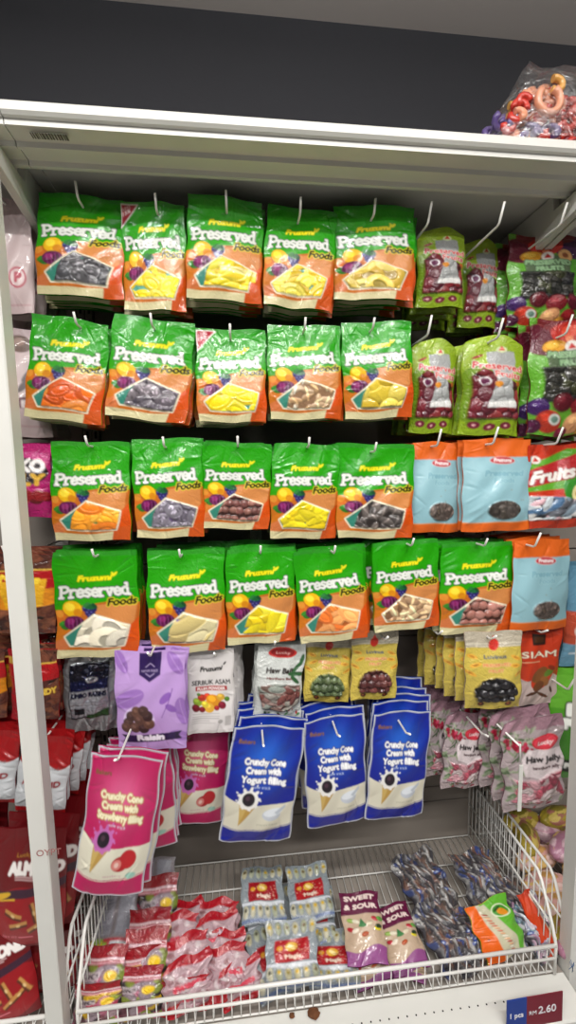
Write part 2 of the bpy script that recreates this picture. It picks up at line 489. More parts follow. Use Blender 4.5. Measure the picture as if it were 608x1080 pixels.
def post(x, label, top_dx, w=0.027, dx=0, txt=None):
    g = empty('shelf_post', (x, 0, 0)); tag(g, label, 'post', 'white front posts')
    z0, z1 = 0.0, 1.872
    p = MB()
    n = len(p.v)
    def ln(z): return top_dx*(z-.46)/.85
    prof = [(0, .0), (w-.002, .0), (w, .002), (w, .030), (0, .030)]
    for z in (z0, z1):
        for a, b in prof: p.v.append((a+ln(z), b-.008, z))
    k = len(prof)
    for i in range(k):
        j = (i+1) % k; p.f.append([i, j, k+j, k+i]); p.smooth.append(False)
    p.f.append(list(range(k))[::-1]); p.f.append([k+i for i in range(k)]); p.smooth += [False, False]
    p.build('post_body', M_WHITE, g)
    return g
PL = post(-0.0455, 'slim white upright post standing left of the basket', -0.0096)
PR = post(0.918, 'white upright post at the right end of the basket', 0.0)

def deck(x0, x1, label):
    g = empty('deck_shelf', ((x0+x1)/2, 0.15, 0.38)); tag(g, label, 'shelf', 'white steel deck shelves')
    a, b = x0-(x0+x1)/2, x1-(x0+x1)/2
    p = MB(); p.prism([(-.215, .022), (-.218, .019), (-.218, -.06), (-.214, -.06), (-.214, .014), (-.145, .014), (-.145, .022)], a, b)
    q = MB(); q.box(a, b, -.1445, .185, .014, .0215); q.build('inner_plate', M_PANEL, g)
    f = p.build('shelf_plate', M_WHITE, g)
    return g, a, b
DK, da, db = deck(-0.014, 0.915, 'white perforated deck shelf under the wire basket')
h = MB()
yh = atz(430, 1072, .402)[1]-.15
for k in range(52):
    x = da+.02+k*.0170
    h.tube([(x, yh, .0219), (x, yh, .0223)], .0016, 8)
h.build('hole_row', M_DARK, DK)
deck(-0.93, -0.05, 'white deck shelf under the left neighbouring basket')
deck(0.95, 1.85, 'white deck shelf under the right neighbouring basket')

def basket(x0, x1, label, xl=None):
    W = x1-x0
    g = empty('wire_basket', ((x0+x1)/2, 0.16, 0.4035)); tag(g, label, 'basket', 'white wire baskets')
    ox, oy, oz = (x0+x1)/2, 0.16, 0.4035
    def L(x, y, z): return (x-ox, y-oy, z-oz)
    ZR, ZS, ZF, R0 = 0.470, 0.573, 0.410, .0031
    yb = 0.328
    p = MB(); p.tube([L(x0, 0, ZR), L(x1, 0, ZR)], R0+.0004, 10); p.build('front_rim', M_WIRE, g)
    p = MB(); p.tube([L(x0, 0, .4425), L(x1, 0, .4425)], .0026, 8)
    p.build('front_rail', M_WIRE, g)
    p = MB(); n = int(W/.0163)
    for i in range(1, n):
        x = x0+W*i/n; p.tube([L(x, .002, ZR), L(x, .002, ZF), L(x, .006, ZF-.002)], .0011, 5)
    p.build('front_wires', M_WIRE, g)
    p = MB()
    for i in range(1, n):
        x = x0+W*i/n; p.tube([L(x, .004, ZF-.002), L(x, yb, ZF-.002)], .0011, 5)
    for y in (.004, .09, .17, .25, yb): p.tube([L(x0, y, ZF), L(x1, y, ZF)], .0018, 6)
    p.build('floor_grid', M_WIRE, g)
    for x, nm in ((x0, 'side_panel'), (x1, 'side_panel')):
        p = MB()
        p.tube([L(x, 0, ZF), L(x, 0, ZR), L(x, .012, .500), L(x, .048, .562), L(x, .060, ZS), L(x, yb, ZS), L(x, yb, ZF)], R0, 8)
        p.tube([L(x, .012, .500), L(x, yb, .500)], .0022, 6); p.tube([L(x, 0, .4425), L(x, yb, .4425)], .0018, 6)
        p.tube([L(x, 0, ZF), L(x, yb, ZF)], .0022, 6)
        m = int(yb/.0165)
        for i in range(1, m):
            y = yb*i/m; zt = ZS if y > .06 else ZR+(ZS-ZR)*y/.06
            p.tube([L(x, y, zt), L(x, y, ZF)], .0011, 5)
        p.build(nm, M_WIRE, g)
    return g
basket(0.003, 0.893, 'white wire basket full of small sweets below the hanging pouches')
basket(-0.90, -0.0215, 'white wire basket on the left, behind the slim white post')
basket(0.921, 1.80, 'white wire basket on the right holding knotted bags of peanuts')

# ------------------------------------------------------------------ artwork of each kind of pouch
GN, GV = 100, 136
def strokes(c, letters, x, y, w, hgt, slope, col, out, th):
    """heavy slab-serif lettering drawn as strokes; each letter on a 0..1 box, y up"""
    S = {'P': (1.0, [[(.15, 0), (.15, 1)], [(.0, 0), (.38, 0)], [(0, 1), (.6, 1), (.85, .9), (.85, .6), (.6, .48), (.15, .48)]]),
         'r': (.75, [[(.15, 0), (.15, .66)], [(0, 0), (.4, 0)], [(0, .66), (.15, .66)], [(.15, .45), (.4, .66), (.7, .62)]]),
         'e': (.85, [[(.1, .35), (.75, .35), (.72, .55), (.43, .69), (.15, .55), (.1, .3), (.2, .08), (.45, 0), (.75, .1)]]),
         's': (.75, [[(.62, .58), (.35, .69), (.12, .55), (.2, .4), (.5, .32), (.62, .15), (.4, 0), (.1, .08)]]),
         'v': (.85, [[(0, .66), (.28, .66)], [(.56, .66), (.85, .66)], [(.12, .66), (.42, 0), (.72, .66)]]),
         'd': (.95, [[(.7, 0), (.7, 1)], [(.5, 1), (.7, 1)], [(.7, 0), (.9, 0)], [(.7, .55), (.45, .68), (.15, .55), (.1, .3), (.2, .08), (.45, 0), (.7, .12)]])}
    tot = sum(S[l][0] for l in letters); cx = x; m = np.zeros((c.H, c.W), bool)
    for l in letters:
        lw, segs = S[l]; k = w/tot
        for sg in segs:
            pts = [(cx+px*k, y-(py*hgt)/c.asp-((cx-x)+px*k)*slope) for px, py in sg]
            m |= c.line(pts, th, None)
        cx += lw*k
    c.fill(c.dil(m, .009), out); c.fill(m, col)

def art_green(kind, cols, r, bgc, seed, red=False, sticker_or_highlight=False):
    rng = random.Random(seed)
    asp = 1.36
    c = Canvas(GN, GV, asp, '#229c02')
    c.rect(0, 0, 1, .045, '#2a8a24'); 
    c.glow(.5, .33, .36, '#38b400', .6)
    # orange lower field with slanted / curved border
    U, V = c.U, c.V
    edge = .555-.09*np.clip((U-.05)/.55, 0, 1)**.7+.015*U
    low = V > edge
    c.fill(low, '#b8611a')
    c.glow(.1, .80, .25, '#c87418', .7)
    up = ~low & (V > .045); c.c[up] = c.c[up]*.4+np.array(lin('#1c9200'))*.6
    c.poly([(.44, .505), (.97, .475), (.95, .66), (.88, .74), (.46, .60)], '#cc8448')
    c.poly([(.84, .75), (1, .62), (1, .95), (.78, .95)], '#cc4c08')
    c.poly([(0, .84), (.12, .80), (.17, .90), (.0, .95)], '#c8703f')
    # cream foot
    c.fill(V > .918+.02*np.sin(U*3.4)-.02*U, '#cfc69a')
    c.fill((V > .945) & (V < .949), '#b0a070')
    c.poly([(.79, .88), (1, .85), (1, 1), (.76, 1)], '#c25018')
    # fruit cluster
    c.ell(.03, .62, .09, .10, '#d06c20'); c.ell(.05, .58, .05, .05, '#d98c30')
    c.ell(.10, .70, .06, .035, '#286c20', .5); c.ell(.07, .67, .05, .028, '#348426', -.5)
    c.ell(.21, .535, .115, .10, '#eab414', .4); c.ell(.18, .515, .06, .05, '#f8dc3c', .4); c.ell(.27, .57, .05, .05, '#cf8410', .4)
    for dx, dy in ((0, 0), (.05, .012), (.10, .005), (.03, .04), (.08, .04), (.055, .065)): c.ell(.36+dx, .535+dy, .038, .038, '#241e5c'); c.ell(.35+dx, .527+dy, .012, .012, '#5c58a0')
    c.ell(.41, .515, .07, .036, '#186030', .2); c.ell(.37, .50, .05, .02, '#287834', -.6); c.ell(.47, .51, .045, .022, '#134826', .8)
    c.ell(.22, .665, .125, .09, '#5e1046'); c.ell(.18, .65, .05, .04, '#882262'); c.ell(.28, .675, .06, .06, '#420832')
    for k in range(4): c.line([(.15+k*.05, .625), (.16+k*.05, .71)], .006, '#a05090')
    # window
    P = [(.11, .795), (.46, .592), (.89, .700), (.82, .895), (.18, .888)]
    c.line(P, .024, '#e2dcc2', True)
    mk = c.mask_poly(P) & ~c.line(P, .014, None, True)
    stuff(c, mk, rng, kind, cols, r*1.12, bgc)
    pw = c.mask_poly([(.10, .80), (.34, .655), (.27, .75), (.22, .90), (.17, .90)]) & mk
    if rng.random() < .75:
        c.fill(pw, '#34806e'); c.h[pw] = 0
    c.window(mk)
    # lettering
    c.text('Fruzumi', .28, .285, .40, .072, '#f2e312', shear=.28, slope=.05, bold=.006, out='#2e7d14', ow=.007)
    c.ell(.73, .215, .040, .016, '#e9e01e', -.8); c.ell(.70, .21, .026, .012, '#e9e01e', .9)
    strokes(c, 'Preserved', .065, .435, .84, .140, .035, '#dfe2da', '#142a1c', .034)
    c.text('Foods', .62, .515, .34, .10, '#15130c', shear=.22, slope=.06, bold=.007, out='#e2d02a', ow=.010)
    if red:
        c.poly([(0, .02), (.29, .02), (0, .25)], '#f0e6e0'); c.poly([(.015, .03), (.255, .03), (.015, .222)], '#a5102a')
        c.text('15%', .03, .135, .12, .05, '#f2d8d8', slope=.35, bold=.003); c.text('LESS', .03, .085, .12, .035, '#f2d8d8', slope=.3)
    if sticker_or_highlight:  # light highlight on the window, painted into the print as a pale yellow rectangle
        c.rect(.44, .70, .93, .80, '#f4d63a'); c.rect(.45, .71, .92, .745, '#f7ec9a'); c.line([(.44, .70), (.93, .70)], .008, '#fffbe0')
    return c

def shape_green(U, V, X, Z, w, h):
    return X*(1+.025*np.sin(V*PI)), Z
def shape_doy(U, V, X, Z, w, h):
    # rounded shoulders, narrower neck
    s = 1-.22*np.clip((.16-V)/.16, 0, 1)**2-.07*np.exp(-((V-.62)/.16)**2)
    return X*s, Z-.012*np.clip((.1-V)/.1, 0, 1)*np.abs(2*U-1)**2
def shape_bag(U, V, X, Z, w, h):
    s = 1-.06*np.sin(V*PI)
    return X*s, Z

def art_doypurple(seed):     # lime pouch with silver label
    rng = random.Random(seed); c = Canvas(72, 120, 1.65, '#84a01c')
    c.glow(.3, .12, .4, '#a4c02a', .6)
    c.ell(.25, .60, .38, .50, '#6c8c18', .2)
    mk = c.mask_poly([(.12, .42), (.30, .34), (.92, .50), (.94, .84), (.08, .84)])
    stuff(c, mk, rng, 'ball', ['#6a1522', '#7f1c26', '#55101f', '#8c2a2a'], .13, '#3a0c12', .003); c.window(mk)
    c.poly([(.36, .17), (.82, .17), (.84, .26), (.74, .45), (.86, .70), (.84, .73), (.34, .73), (.36, .68), (.50, .45), (.36, .26)], '#9fa1a0')
    c.poly([(.38, .68), (.84, .66), (.85, .73), (.34, .73)], '#d9d9d6')
    c.ell(.60, .155, .09, .05, '#cfd8a8'); c.poly([(.6, .115), (.66, .165), (.54, .165)], '#c22a1e')
    c.text('Preserved', .16, .33, .78, .11, '#c8202c', slope=-.05, bold=.006, out='#e7e0d8', ow=.008)
    c.text('Fruits', .48, .42, .44, .10, '#c8202c', slope=-.05, bold=.006, out='#e7e0d8', ow=.008)
    c.ell(.30, .47, .10, .07, '#d8cfd0'); c.ell(.30, .47, .07, .055, '#5c1440')
    c.ell(.52, .50, .07, .05, '#d68a2a'); c.ell(.9, .49, .06, .05, '#c4662c'); c.ell(.22, .22, .1, .02, '#a8203a', -.4)
    for k, (x, y) in enumerate(((.2, .90), (.45, .92), (.72, .91))): c.ell(x, y, .10, .06, '#6d1a30'); c.ell(x, y, .03, .02, '#d8a0a0')
    return c
def art_mixed(seed):
    rng = random.Random(seed); c = Canvas(84, 120, 1.4, '#5d9a2c')
    c.rect(0, .22, .22, .7, '#5fa52c'); c.rect(.82, .22, 1, .7, '#4f9a2a')
    c.rect(.22, .24, .82, .44, '#56684c')
    c.ell(.2, .18, .3, .2, '#5a1226'); c.ell(.85, .12, .28, .2, '#3c1242'); c.ell(.5, .02, .4, .14, '#6e1a20')
    c.ell(.50, .12, .24, .15, '#b8281c'); c.ell(.52, .10, .12, .08, '#d8482c'); c.ell(.50, .17, .05, .04, '#e8885c')
    c.ell(.30, .235, .16, .08, '#dc9a22', -.2); c.ell(.27, .225, .09, .04, '#f0bf48', -.2)
    c.ell(.78, .23, .11, .09, '#d9a468'); c.ell(.78, .23, .05, .04, '#8a4a28')
    c.ell(.52, .24, .085, .075, '#f0ece6'); c.poly([(.52, .205), (.575, .26), (.465, .26)], '#c42222')
    mk = c.mask_poly([(.14, .42), (.88, .42), (.86, .70), (.12, .72)])
    stuff(c, mk, rng, 'prune', ['#22221f', '#2b2a24', '#1a1a1c', '#33361f'], .10, '#11140e', .004); c.window(mk)
    c.text('PRESERVED', .22, .335, .62, .075, '#8fb488', bold=.008, out='#35502f', ow=.01)
    c.text('FRUITS', .36, .405, .36, .07, '#8fb488', bold=.008, out='#35502f', ow=.01)
    fr = [(.1, .76, .12, '#3a1c58'), (.36, .72, .12, '#5a1420'), (.6, .76, .14, '#7c1822'), (.86, .73, .13, '#5c1024'), (.22, .88, .15, '#a8301c'), (.55, .90, .14, '#d69a6a'), (.84, .90, .14, '#8c1c20'), (.04, .93, .1, '#421030'), (.7, .97, .1, '#b88030'), (.4, .97, .08, '#6b1530')]
    for x, y, r, q in fr: c.ell(x, y, r, r*.9, q, h=.0025); c.ell(x-r*.25, y-r*.2, r*.4, r*.3, dark(q, 1.3))
    c.ell(.28, .86, .07, .065, '#cfd4cc'); c.ell(.28, .86, .045, .04, '#6a8a7c')
    return c
def art_blueorange(seed, cols):
    rng = random.Random(seed); c = Canvas(84, 112, 1.3, '#8fbac4')
    c.rect(0, 0, 1, .16, '#dd641b'); c.rect(0, .90, 1, 1, '#dd641b'); c.rect(0, .895, 1, .905, '#e89a52')
    c.poly([(.0, .16), (1, .16), (1, .185), (.5, .20), (0, .185)], '#dd641b')
    c.ell(.55, .235, .19, .055, '#e9b9b4'); c.ell(.55, .235, .18, .048, '#b81e2e')
    c.text('Fruzumi', .42, .25, .26, .05, '#f6ecec', shear=.2, bold=.003)
    c.text('Preserved', .28, .40, .58, .085, '#7aaab8', shear=.15, bold=.006, out='#a4ccd2', ow=.006)
    c.text('Foods', .42, .47, .30, .07, '#7aaab8', shear=.15, bold=.005, out='#a4ccd2', ow=.006)
    mk, _ = c.mask_ell(.57, .765, .255, .135)
    stuff(c, mk, rng, 'prune', cols, .10, '#2a221c', .004); c.window(mk)
    for k in range(12): c.ell(rng.uniform(.05, .95), rng.uniform(.5, .88), .012, .006, '#8a7a5c', rng.random()) if k < 6 else None
    return c
def art_fruitcandy(seed):
    rng = random.Random(seed); c = Canvas(80, 100, 1.25, '#c8371c')
    c.poly([(0, .25), (.6, .05), (1, .1), (1, .5), (0, .55)], '#5da62c'); c.poly([(0, .3), (.8, .1), (1, .35), (0, .5)], '#b8262a')
    c.ell(.72, .55, .24, .28, '#3f9a32'); c.ell(.70, .58, .09, .13, '#f0e2a4', .3); c.ell(.85, .52, .07, .10, '#1d6b2c'); c.ell(.70, .60, .04, .05, '#b87a28')
    c.text('Fruits', .04, .46, .62, .18, '#f4f0ea', shear=.3, slope=.12, bold=.012, out='#96141c', ow=.016)
    mk = c.mask_poly([(.0, .60), (.5, .62), (.9, .72), (.95, .88), (.0, .90)])
    stuff(c, mk, rng, 'stick', ['#c9d3d8', '#9fb4c4', '#5880a8', '#e4e4e2', '#6b6f78', '#d8b0b8'], .09, '#2a2c30', .004); c.window(mk)
    c.rect(0, .9, 1, 1, '#c43a20')
    for x, y in ((.12, .18), (.92, .16)): c.ell(x, y, .07, .06, '#f0e8e0'); c.poly([(x, y-.035), (x+.045, y+.02), (x-.045, y+.02)], '#c42a22')
    return c
def art_silver(seed):
    rng = random.Random(seed); c = Canvas(72, 104, 1.5, '#b9bcc0')
    mk = c.mask_poly([(.12, .13), (.86, .10), (.88, .78), (.14, .80)])
    stuff(c, mk, rng, 'prune', ['#1a1c30', '#24222e', '#141628'], .08, '#0c0d16', .003)
    c.poly([(.14, .33), (.86, .30), (.87, .76), (.16, .78)], '#c2c3cc'); c.poly([(.14, .33), (.86, .30), (.86, .42), (.15, .45)], '#23264f')
    c.window(mk, 4)
    c.ell(.55, .30, .15, .07, '#171a3a'); c.ell(.55, .31, .11, .05, '#d8d8de'); c.text('GP', .49, .32, .12, .05, '#171a3a', bold=.004)
    c.text('JUMBO RAISINS', .17, .525, .66, .085, '#1a1c3c', slope=.03, bold=.008)
    for k in range(4): c.rect(.22, .58+k*.035, .80, .587+k*.035, '#85869a')
    c.rect(.22, .66, .42, .74, '#24242a'); c.poly([(.45, .75), (.87, .68), (.87, .78), (.45, .80)], '#3b5c34')
    return c
def art_raisin(seed):
    rng = random.Random(seed); c = Canvas(GN, 132, 1.36, '#bb97d2')
    for x, y, a, r in ((.08, .10, 1.1, .17), (.2, .46, -.4, .24), (.86, .12, .9, .18), (.95, .60, 1.4, .2), (.9, .85, .4, .15)):
        c.ell(x, y, r, r*.45, '#9a70ba', a); c.line([(x-r*math.cos(a)*.9, y-r*math.sin(a)*.9/c.asp), (x+r*math.cos(a)*.9, y+r*math.sin(a)*.9/c.asp)], .008, '#bb97d2')
    c.poly([(.35, .01), (.66, .01), (.66, .22), (.50, .29), (.35, .22)], '#2a1450')
    c.line([(.44, .15), (.505, .115), (.57, .15)], .008, '#cbb8e0'); c.line([(.44, .21), (.505, .24), (.57, .21)], .008, '#cbb8e0')
    c.text('NATURE SNACK', .385, .195, .24, .03, '#cbb8e0')
    blob = c.dil(c.mask_ell(.33, .66, .20, .15)[0], .025); c.fill(blob, '#dcc7ea')
    pts = [(.18, .70), (.28, .74), (.40, .745), (.48, .70), (.22, .63), (.34, .66), (.46, .62), (.30, .58), (.40, .57), (.15, .75)]
    for i, (x, y) in enumerate(pts):
        q = ['#4a3430', '#5a3e36', '#3c2a2a', '#66483c'][i % 4]
        c.ell(x, y, .078, .074, q, h=.0016); c.ell(x-.015, y-.01, .035, .018, dark(q, 1.25), .6); c.line([(x-.03, y+.02), (x+.03, y-.005)], .007, dark(q, .7))
    c.poly([(.06, .835), (.93, .80), (.89, .84), (.94, .885), (.07, .92), (.12, .87)], '#241338')
    c.poly([(.14, .835), (.84, .81), (.84, .88), (.14, .905)], '#2c184a')
    c.text('Raisin', .30, .885, .38, .085, '#f0eaf6', slope=.02, bold=.010)
    # small printed person-free sprig beside the raisins
    c.ell(.72, .45, .10, .05, '#8a5cb0', -.7); c.ell(.80, .55, .09, .045, '#8a5cb0', .6); c.line([(.66, .64), (.76, .50), (.82, .36)], .010, '#6a3c94')
    return c
def art_serbuk(seed):
    rng = random.Random(seed); c = Canvas(84, 128, 1.55, '#cfc9c6')
    c.rect(.03, .06, .97, .96, '#ddd8d6')
    c.text('Fruzumi', .28, .265, .46, .085, '#2c2826', shear=.25, slope=.04, bold=.006); c.ell(.80, .17, .04, .018, '#2c2826', -.8)
    c.text('SERBUK ASAM', .10, .42, .82, .085, '#1e1a1a', slope=.01, bold=.005)
    c.rect(.18, .435, .84, .49, '#a81c22'); c.text('PLUM POWDER', .22, .48, .58, .05, '#f2e8e4', bold=.005)
    fr = [(.2, .62, .10, '#86a02e'), (.30, .57, .09, '#b0301e'), (.16, .69, .09, '#6e1420'), (.42, .56, .08, '#c83c24'), (.55, .62, .17, '#e2941c'), (.45, .69, .12, '#e8b03a'), (.70, .57, .09, '#d8a83a'), (.74, .67, .09, '#7c1a2e'), (.36, .65, .08, '#d8c23a'), (.3, .71, .07, '#7c1020'), (.84, .60, .06, '#4c7a24'), (.62, .70, .06, '#a02028'), (.24, .53, .04, '#4c7a24')]
    for x, y, r, q in fr: c.ell(x, y, r, r*.75, q, .3); c.ell(x-r*.2, y-r*.2, r*.5, r*.3, dark(q, 1.25), .3)
    for k in range(5): c.rect(.1, .76+k*.028, .1+rng.uniform(.35, .6), .766+k*.028, '#9c9794')
    c.ell(.70, .86, .05, .04, '#a8a3a0'); c.rect(.80, .80, .93, .92, '#b8b3b0')
    return c
def art_hawball(seed):
    rng = random.Random(seed); c = Canvas(76, 116, 1.5, '#cdd0cc')
    c.ell(.52, .10, .30, .10, '#c4302c'); c.ell(.52, .10, .25, .075, '#8c1c1e'); c.text('Lucky', .38, .12, .30, .05, '#e0b0a8', shear=.2)
    c.text('Haw Ball', .20, .335, .56, .095, '#2c2420', shear=.15, slope=-.03, bold=.008)
    c.text('Hawthorn Ball', .22, .41, .55, .045, '#6a241e', slope=-.04, bold=.003)
    for x, y, a in ((.85, .28, -.9), (.92, .36, .2), (.84, .43, .7), (.93, .20, -1.3), (.80, .36, .0)): c.ell(x, y, .12, .04, '#2f5c34', a)
    mk = c.mask_poly([(.05, .50), (.4, .46), (.95, .50), (.97, .74), (.60, .84), (.15, .78)])
    stuff(c, mk, rng, 'stick', ['#94706a', '#7c4640', '#908a82', '#a88c84', '#6c564e', '#8a9088'], .11, '#55453e', .005); c.window(mk)
    for k in range(26):
        c.ell(rng.uniform(.2, .95), rng.uniform(.80, .97), rng.uniform(.02, .06), .022, rng.choice(['#2f6638', '#3f7c46', '#b42c28', '#d8d8d0', '#1d4a26']), rng.uniform(0, 3))
    return c
def art_yellow(seed, cols, bgc):
    rng = random.Random(seed); c = Canvas(76, 108, 1.42, '#c8b250')
    c.rect(0, 0, 1, .19, '#b5ab98'); c.rect(0, .14, 1, .15, '#d8d0bc'); c.rect(0, .175, 1, .185, '#d8d0bc')
    c.ell(.50, .16, .085, .10, '#cf3226', .4); c.poly([(.5, .04), (.56, .12), (.44, .14)], '#cf3226')
    c.text('Luvinus', .32, .325, .38, .07, '#4d5c6e', bold=.005)
    for x, y, a in ((.12, .30, .3), (.18, .40, -.3), (.88, .33, .4), (.08, .50, .5), (.92, .52, -.4), (.85, .42, .1)): c.ell(x, y, .10, .035, '#e0a83e', a); c.ell(x, y, .05, .015, '#b5782a', a)
    c.text('PRESERVED', .30, .42, .46, .055, '#dd8c5c', bold=.006, out='#e9d99a', ow=.005); c.text('FRUIT', .38, .49, .26, .055, '#dd8c5c', bold=.006, out='#e9d99a', ow=.005)
    m, _ = c.mask_ell(.50, .76, .37, .30); mk = m & (c.V < .88)
    mk &= ~((c.V > .82) & (np.abs(c.U-.5) > .33))
    stuff(c, mk, rng, 'ball', cols, .085, bgc, .004); c.window(mk)
    for x in (.27, .74): c.ell(x, .925, .06, .05, '#4c1e1c'); c.ell(x-.01, .92, .025, .02, '#a8622e')
    return c
def art_siam(seed):
    rng = random.Random(seed); c = Canvas(80, 124, 1.6, '#c23a1c')
    c.rect(0, 0, 1, .08, '#a82f18')
    c.rect(.32, .11, .64, .24, '#221510'); c.rect(.36, .14, .60, .21, '#4c2c14')
    c.text('SIAM', .06, .38, .84, .115, '#e8dcc4', bold=.006, out='#7c1c10', ow=.010)
    c.fill(c.V > .62+.05*np.sin(c.U*7), '#cdb8b2'); c.ell(.55, .62, .32, .2, '#c23a1c', -.8)
    c.ell(.5, .60, .22, .12, '#7c4c26', -.6); c.ell(.62, .68, .12, .09, '#935c2c', .5); c.ell(.47, .74, .09, .14, '#6b3c1e', .9); c.ell(.72, .57, .14, .06, '#5c7a2a', -.5); c.ell(.78, .52, .09, .05, '#823018', .3)
    c.ell(.35, .84, .14, .035, '#4c2a18', -.3); c.ell(.6, .86, .16, .035, '#5c3018', .4); c.ell(.8, .80, .08, .03, '#4c2a18', 1.2)
    c.rect(.04, .43, .5, .438, '#d8b890')
    return c
def art_cone(seed, A, A2, B, l3, straw=False):
    rng = random.Random(seed); c = Canvas(104, 150, 1.5, A)
    c.glow(.5, .28, .28, A2, .85)
    U, V = c.U, c.V
    cream = (V > .60+.10*U*(U < .32)*-1) & (V < .86)
    e = np.where(U < .35, .57+.22*U, .645-.02*U)
    m = (V > e) & (V < .85+.018*np.sin(U*4)); c.fill(m, '#ddd8c4')
    c.fill((V > .855+.018*np.sin(U*4)) & (V < .862+.018*np.sin(U*4)), '#ddd8c4')
    c.text('Bakers', .10, .135, .22, .05, '#7c5636', slope=-.06, bold=.003)
    oc = B
    for k, (t, x, w) in enumerate((('Crunchy Cone', .24, .54), ('Cream with', .27, .46), (l3, .22, .60))):
        c.text(t, x-.02, .30+k*.070, w+.03, .078, '#f6f6f6' if not straw else '#f4ecc8', slope=-.035, bold=.006, out=oc, ow=.010)
    c.text('wafer snack', .36, .49, .26, .03, '#d4e2f4', slope=-.03)
    # splash, chocolate ball, cone
    c.poly([(.22, .60), (.46, .63), (.22, .83)], '#c8a860'); c.poly([(.34, .62), (.46, .63), (.22, .83)], '#b89248')
    sp = '#eceae6' if not straw else '#c06ab0'
    for k in range(9):
        a = k*.7; c.ell(.34+.12*math.cos(a), .58+.075*math.sin(a), .045, .022, sp, a)
    for k in range(10):
        a = k*.63+.3; c.ell(.34+.17*math.cos(a), .56+.11*math.sin(a), .014, .010, sp, a)
    c.ell(.34, .59, .135, .12, sp); c.ell(.34, .585, .085, .085, '#1e1420'); c.ell(.33, .575, .03, .03, '#4a3040')
    if straw:
        c.ell(.62, .75, .11, .085, '#a8141e'); c.ell(.72, .715, .11, .10, '#b41c24'); c.ell(.58, .755, .065, .06, '#d88078'); c.ell(.58, .755, .03, .03, '#ecc4b8')
        c.text('strawberry', .42, .845, .25, .03, '#c890a0'); c.ell(.80, .835, .07, .035, '#9cc8b8')
    else:
        c.ell(.68, .725, .13, .075, '#c3c9d2'); c.ell(.70, .70, .135, .05, '#dfe4ea', -.2); c.poly([(.72, .70), (.86, .64), (.87, .665), (.76, .72)], '#b8c0ca')
        c.text('yogurt filling', .48, .82, .30, .025, '#a8a890')
    # pale sealed edge all round
    ed = (U < .022) | (U > .978) | (V < .014) | (V > .988); c.fill(ed, '#b9bcc4')
    return c
def art_hawjelly(seed):
    rng = random.Random(seed); c = Canvas(88, 124, 1.5, '#ab9c9e')
    c.rect(0, 0, 1, .13, '#9c7884')
    for k in range(70):
        c.ell(rng.uniform(0, .62), rng.uniform(.12, .60), .06, .018, rng.choice(['#6c7c5c', '#8a9478', '#4c6442', '#a8ac98']), rng.uniform(0, 3))
    for k in range(26):
        x = rng.uniform(.02, .50); y = .20+x*.32+rng.uniform(-.05, .05); c.ell(x, y, .036, .034, rng.choice(['#a81e3a', '#c03050', '#8c142c', '#c8506a']), h=.001)
    c.poly([(.30, .42), (.42, .33), (1, .36), (1, .62), (.60, .66), (.30, .60)], '#ddd0d2')
    c.ell(.72, .27, .22, .12, '#c82434'); c.ell(.72, .27, .19, .10, '#dc4050'); c.text('Lucky', .60, .295, .25, .06, '#f4d8d8', shear=.2, bold=.003)
    c.text('Haw Jelly', .36, .46, .56, .10, '#221c1e', shear=.2, slope=-.06, bold=.008); c.text('hawthorn jelly', .46, .545, .42, .05, '#4a2c30', slope=-.04, bold=.003)
    mk = c.mask_poly([(.10, .62), (.5, .66), (.9, .58), (.95, .88), (.5, .93), (.12, .88)])
    stuff(c, mk, rng, 'slice', ['#a84c5c', '#bc7480', '#8c3c4c', '#c4949c', '#b0a0a0'], .11, '#8a7074', .007); c.window(mk)
    for k in range(22):
        c.ell(rng.uniform(0, 1), rng.uniform(.88, 1), .05, .02, rng.choice(['#7c8c6c', '#94243a', '#4c6440', '#b8a8a8']), rng.uniform(0, 3))
    for k in range(12):
        c.ell(rng.uniform(0, .12), rng.uniform(.5, .9), .06, .025, rng.choice(['#8c9c7c', '#5c7450', '#b8b0a8']), rng.uniform(0, 3))
    return c
def art_whitepink(seed, letter):
    c = Canvas(70, 110, 1.6, '#c9b4b4'); c.rect(0, 0, 1, .07, '#b9a4a6')
    if letter == 'P':
        c.ell(.74, .70, .16, .15, '#a82440'); c.ell(.74, .70, .13, .12, '#d3bcbc'); c.text('P', .69, .735, .12, .13, '#a82440', bold=.016)
        c.line([(.4, .93), (.95, .93)], .008, '#b07078')
    else:
        c.ell(.62, .14, .17, .13, '#5e4438'); c.ell(.60, .12, .08, .06, '#8a6a5c'); c.ell(.80, .40, .2, .05, '#4a3a3a', -.9); c.ell(.82, .40, .13, .03, '#c9b4b4', -.9)
        c.ell(.72, .52, .16, .05, '#4a3a3a', -.9); c.rect(.62, .64, .86, .74, '#5c2434'); c.text('E', .68, .73, .12, .10, '#e8d8d8', bold=.01)
        c.line([(.4, .90), (.95, .90)], .008, '#b07078')
    return c
def art_koko(seed):
    rng = random.Random(seed); c = Canvas(72, 80, 1.15, '#b01a68')
    c.ell(.6, .2, .4, .1, '#c43a80'); c.ell(.55, .38, .42, .22, '#1c0c14')
    c.text('KOKO', .17, .37, .75, .18, '#f2ecea', bold=.02); c.text('JELLY', .20, .55, .72, .17, '#d8a838', bold=.02)
    for k in range(12): c.ell(rng.uniform(.25, .95), rng.uniform(.64, .82), .10, .08, rng.choice(['#8c1a20', '#a83030', '#6c1018', '#c05048']), h=.002)
    return c
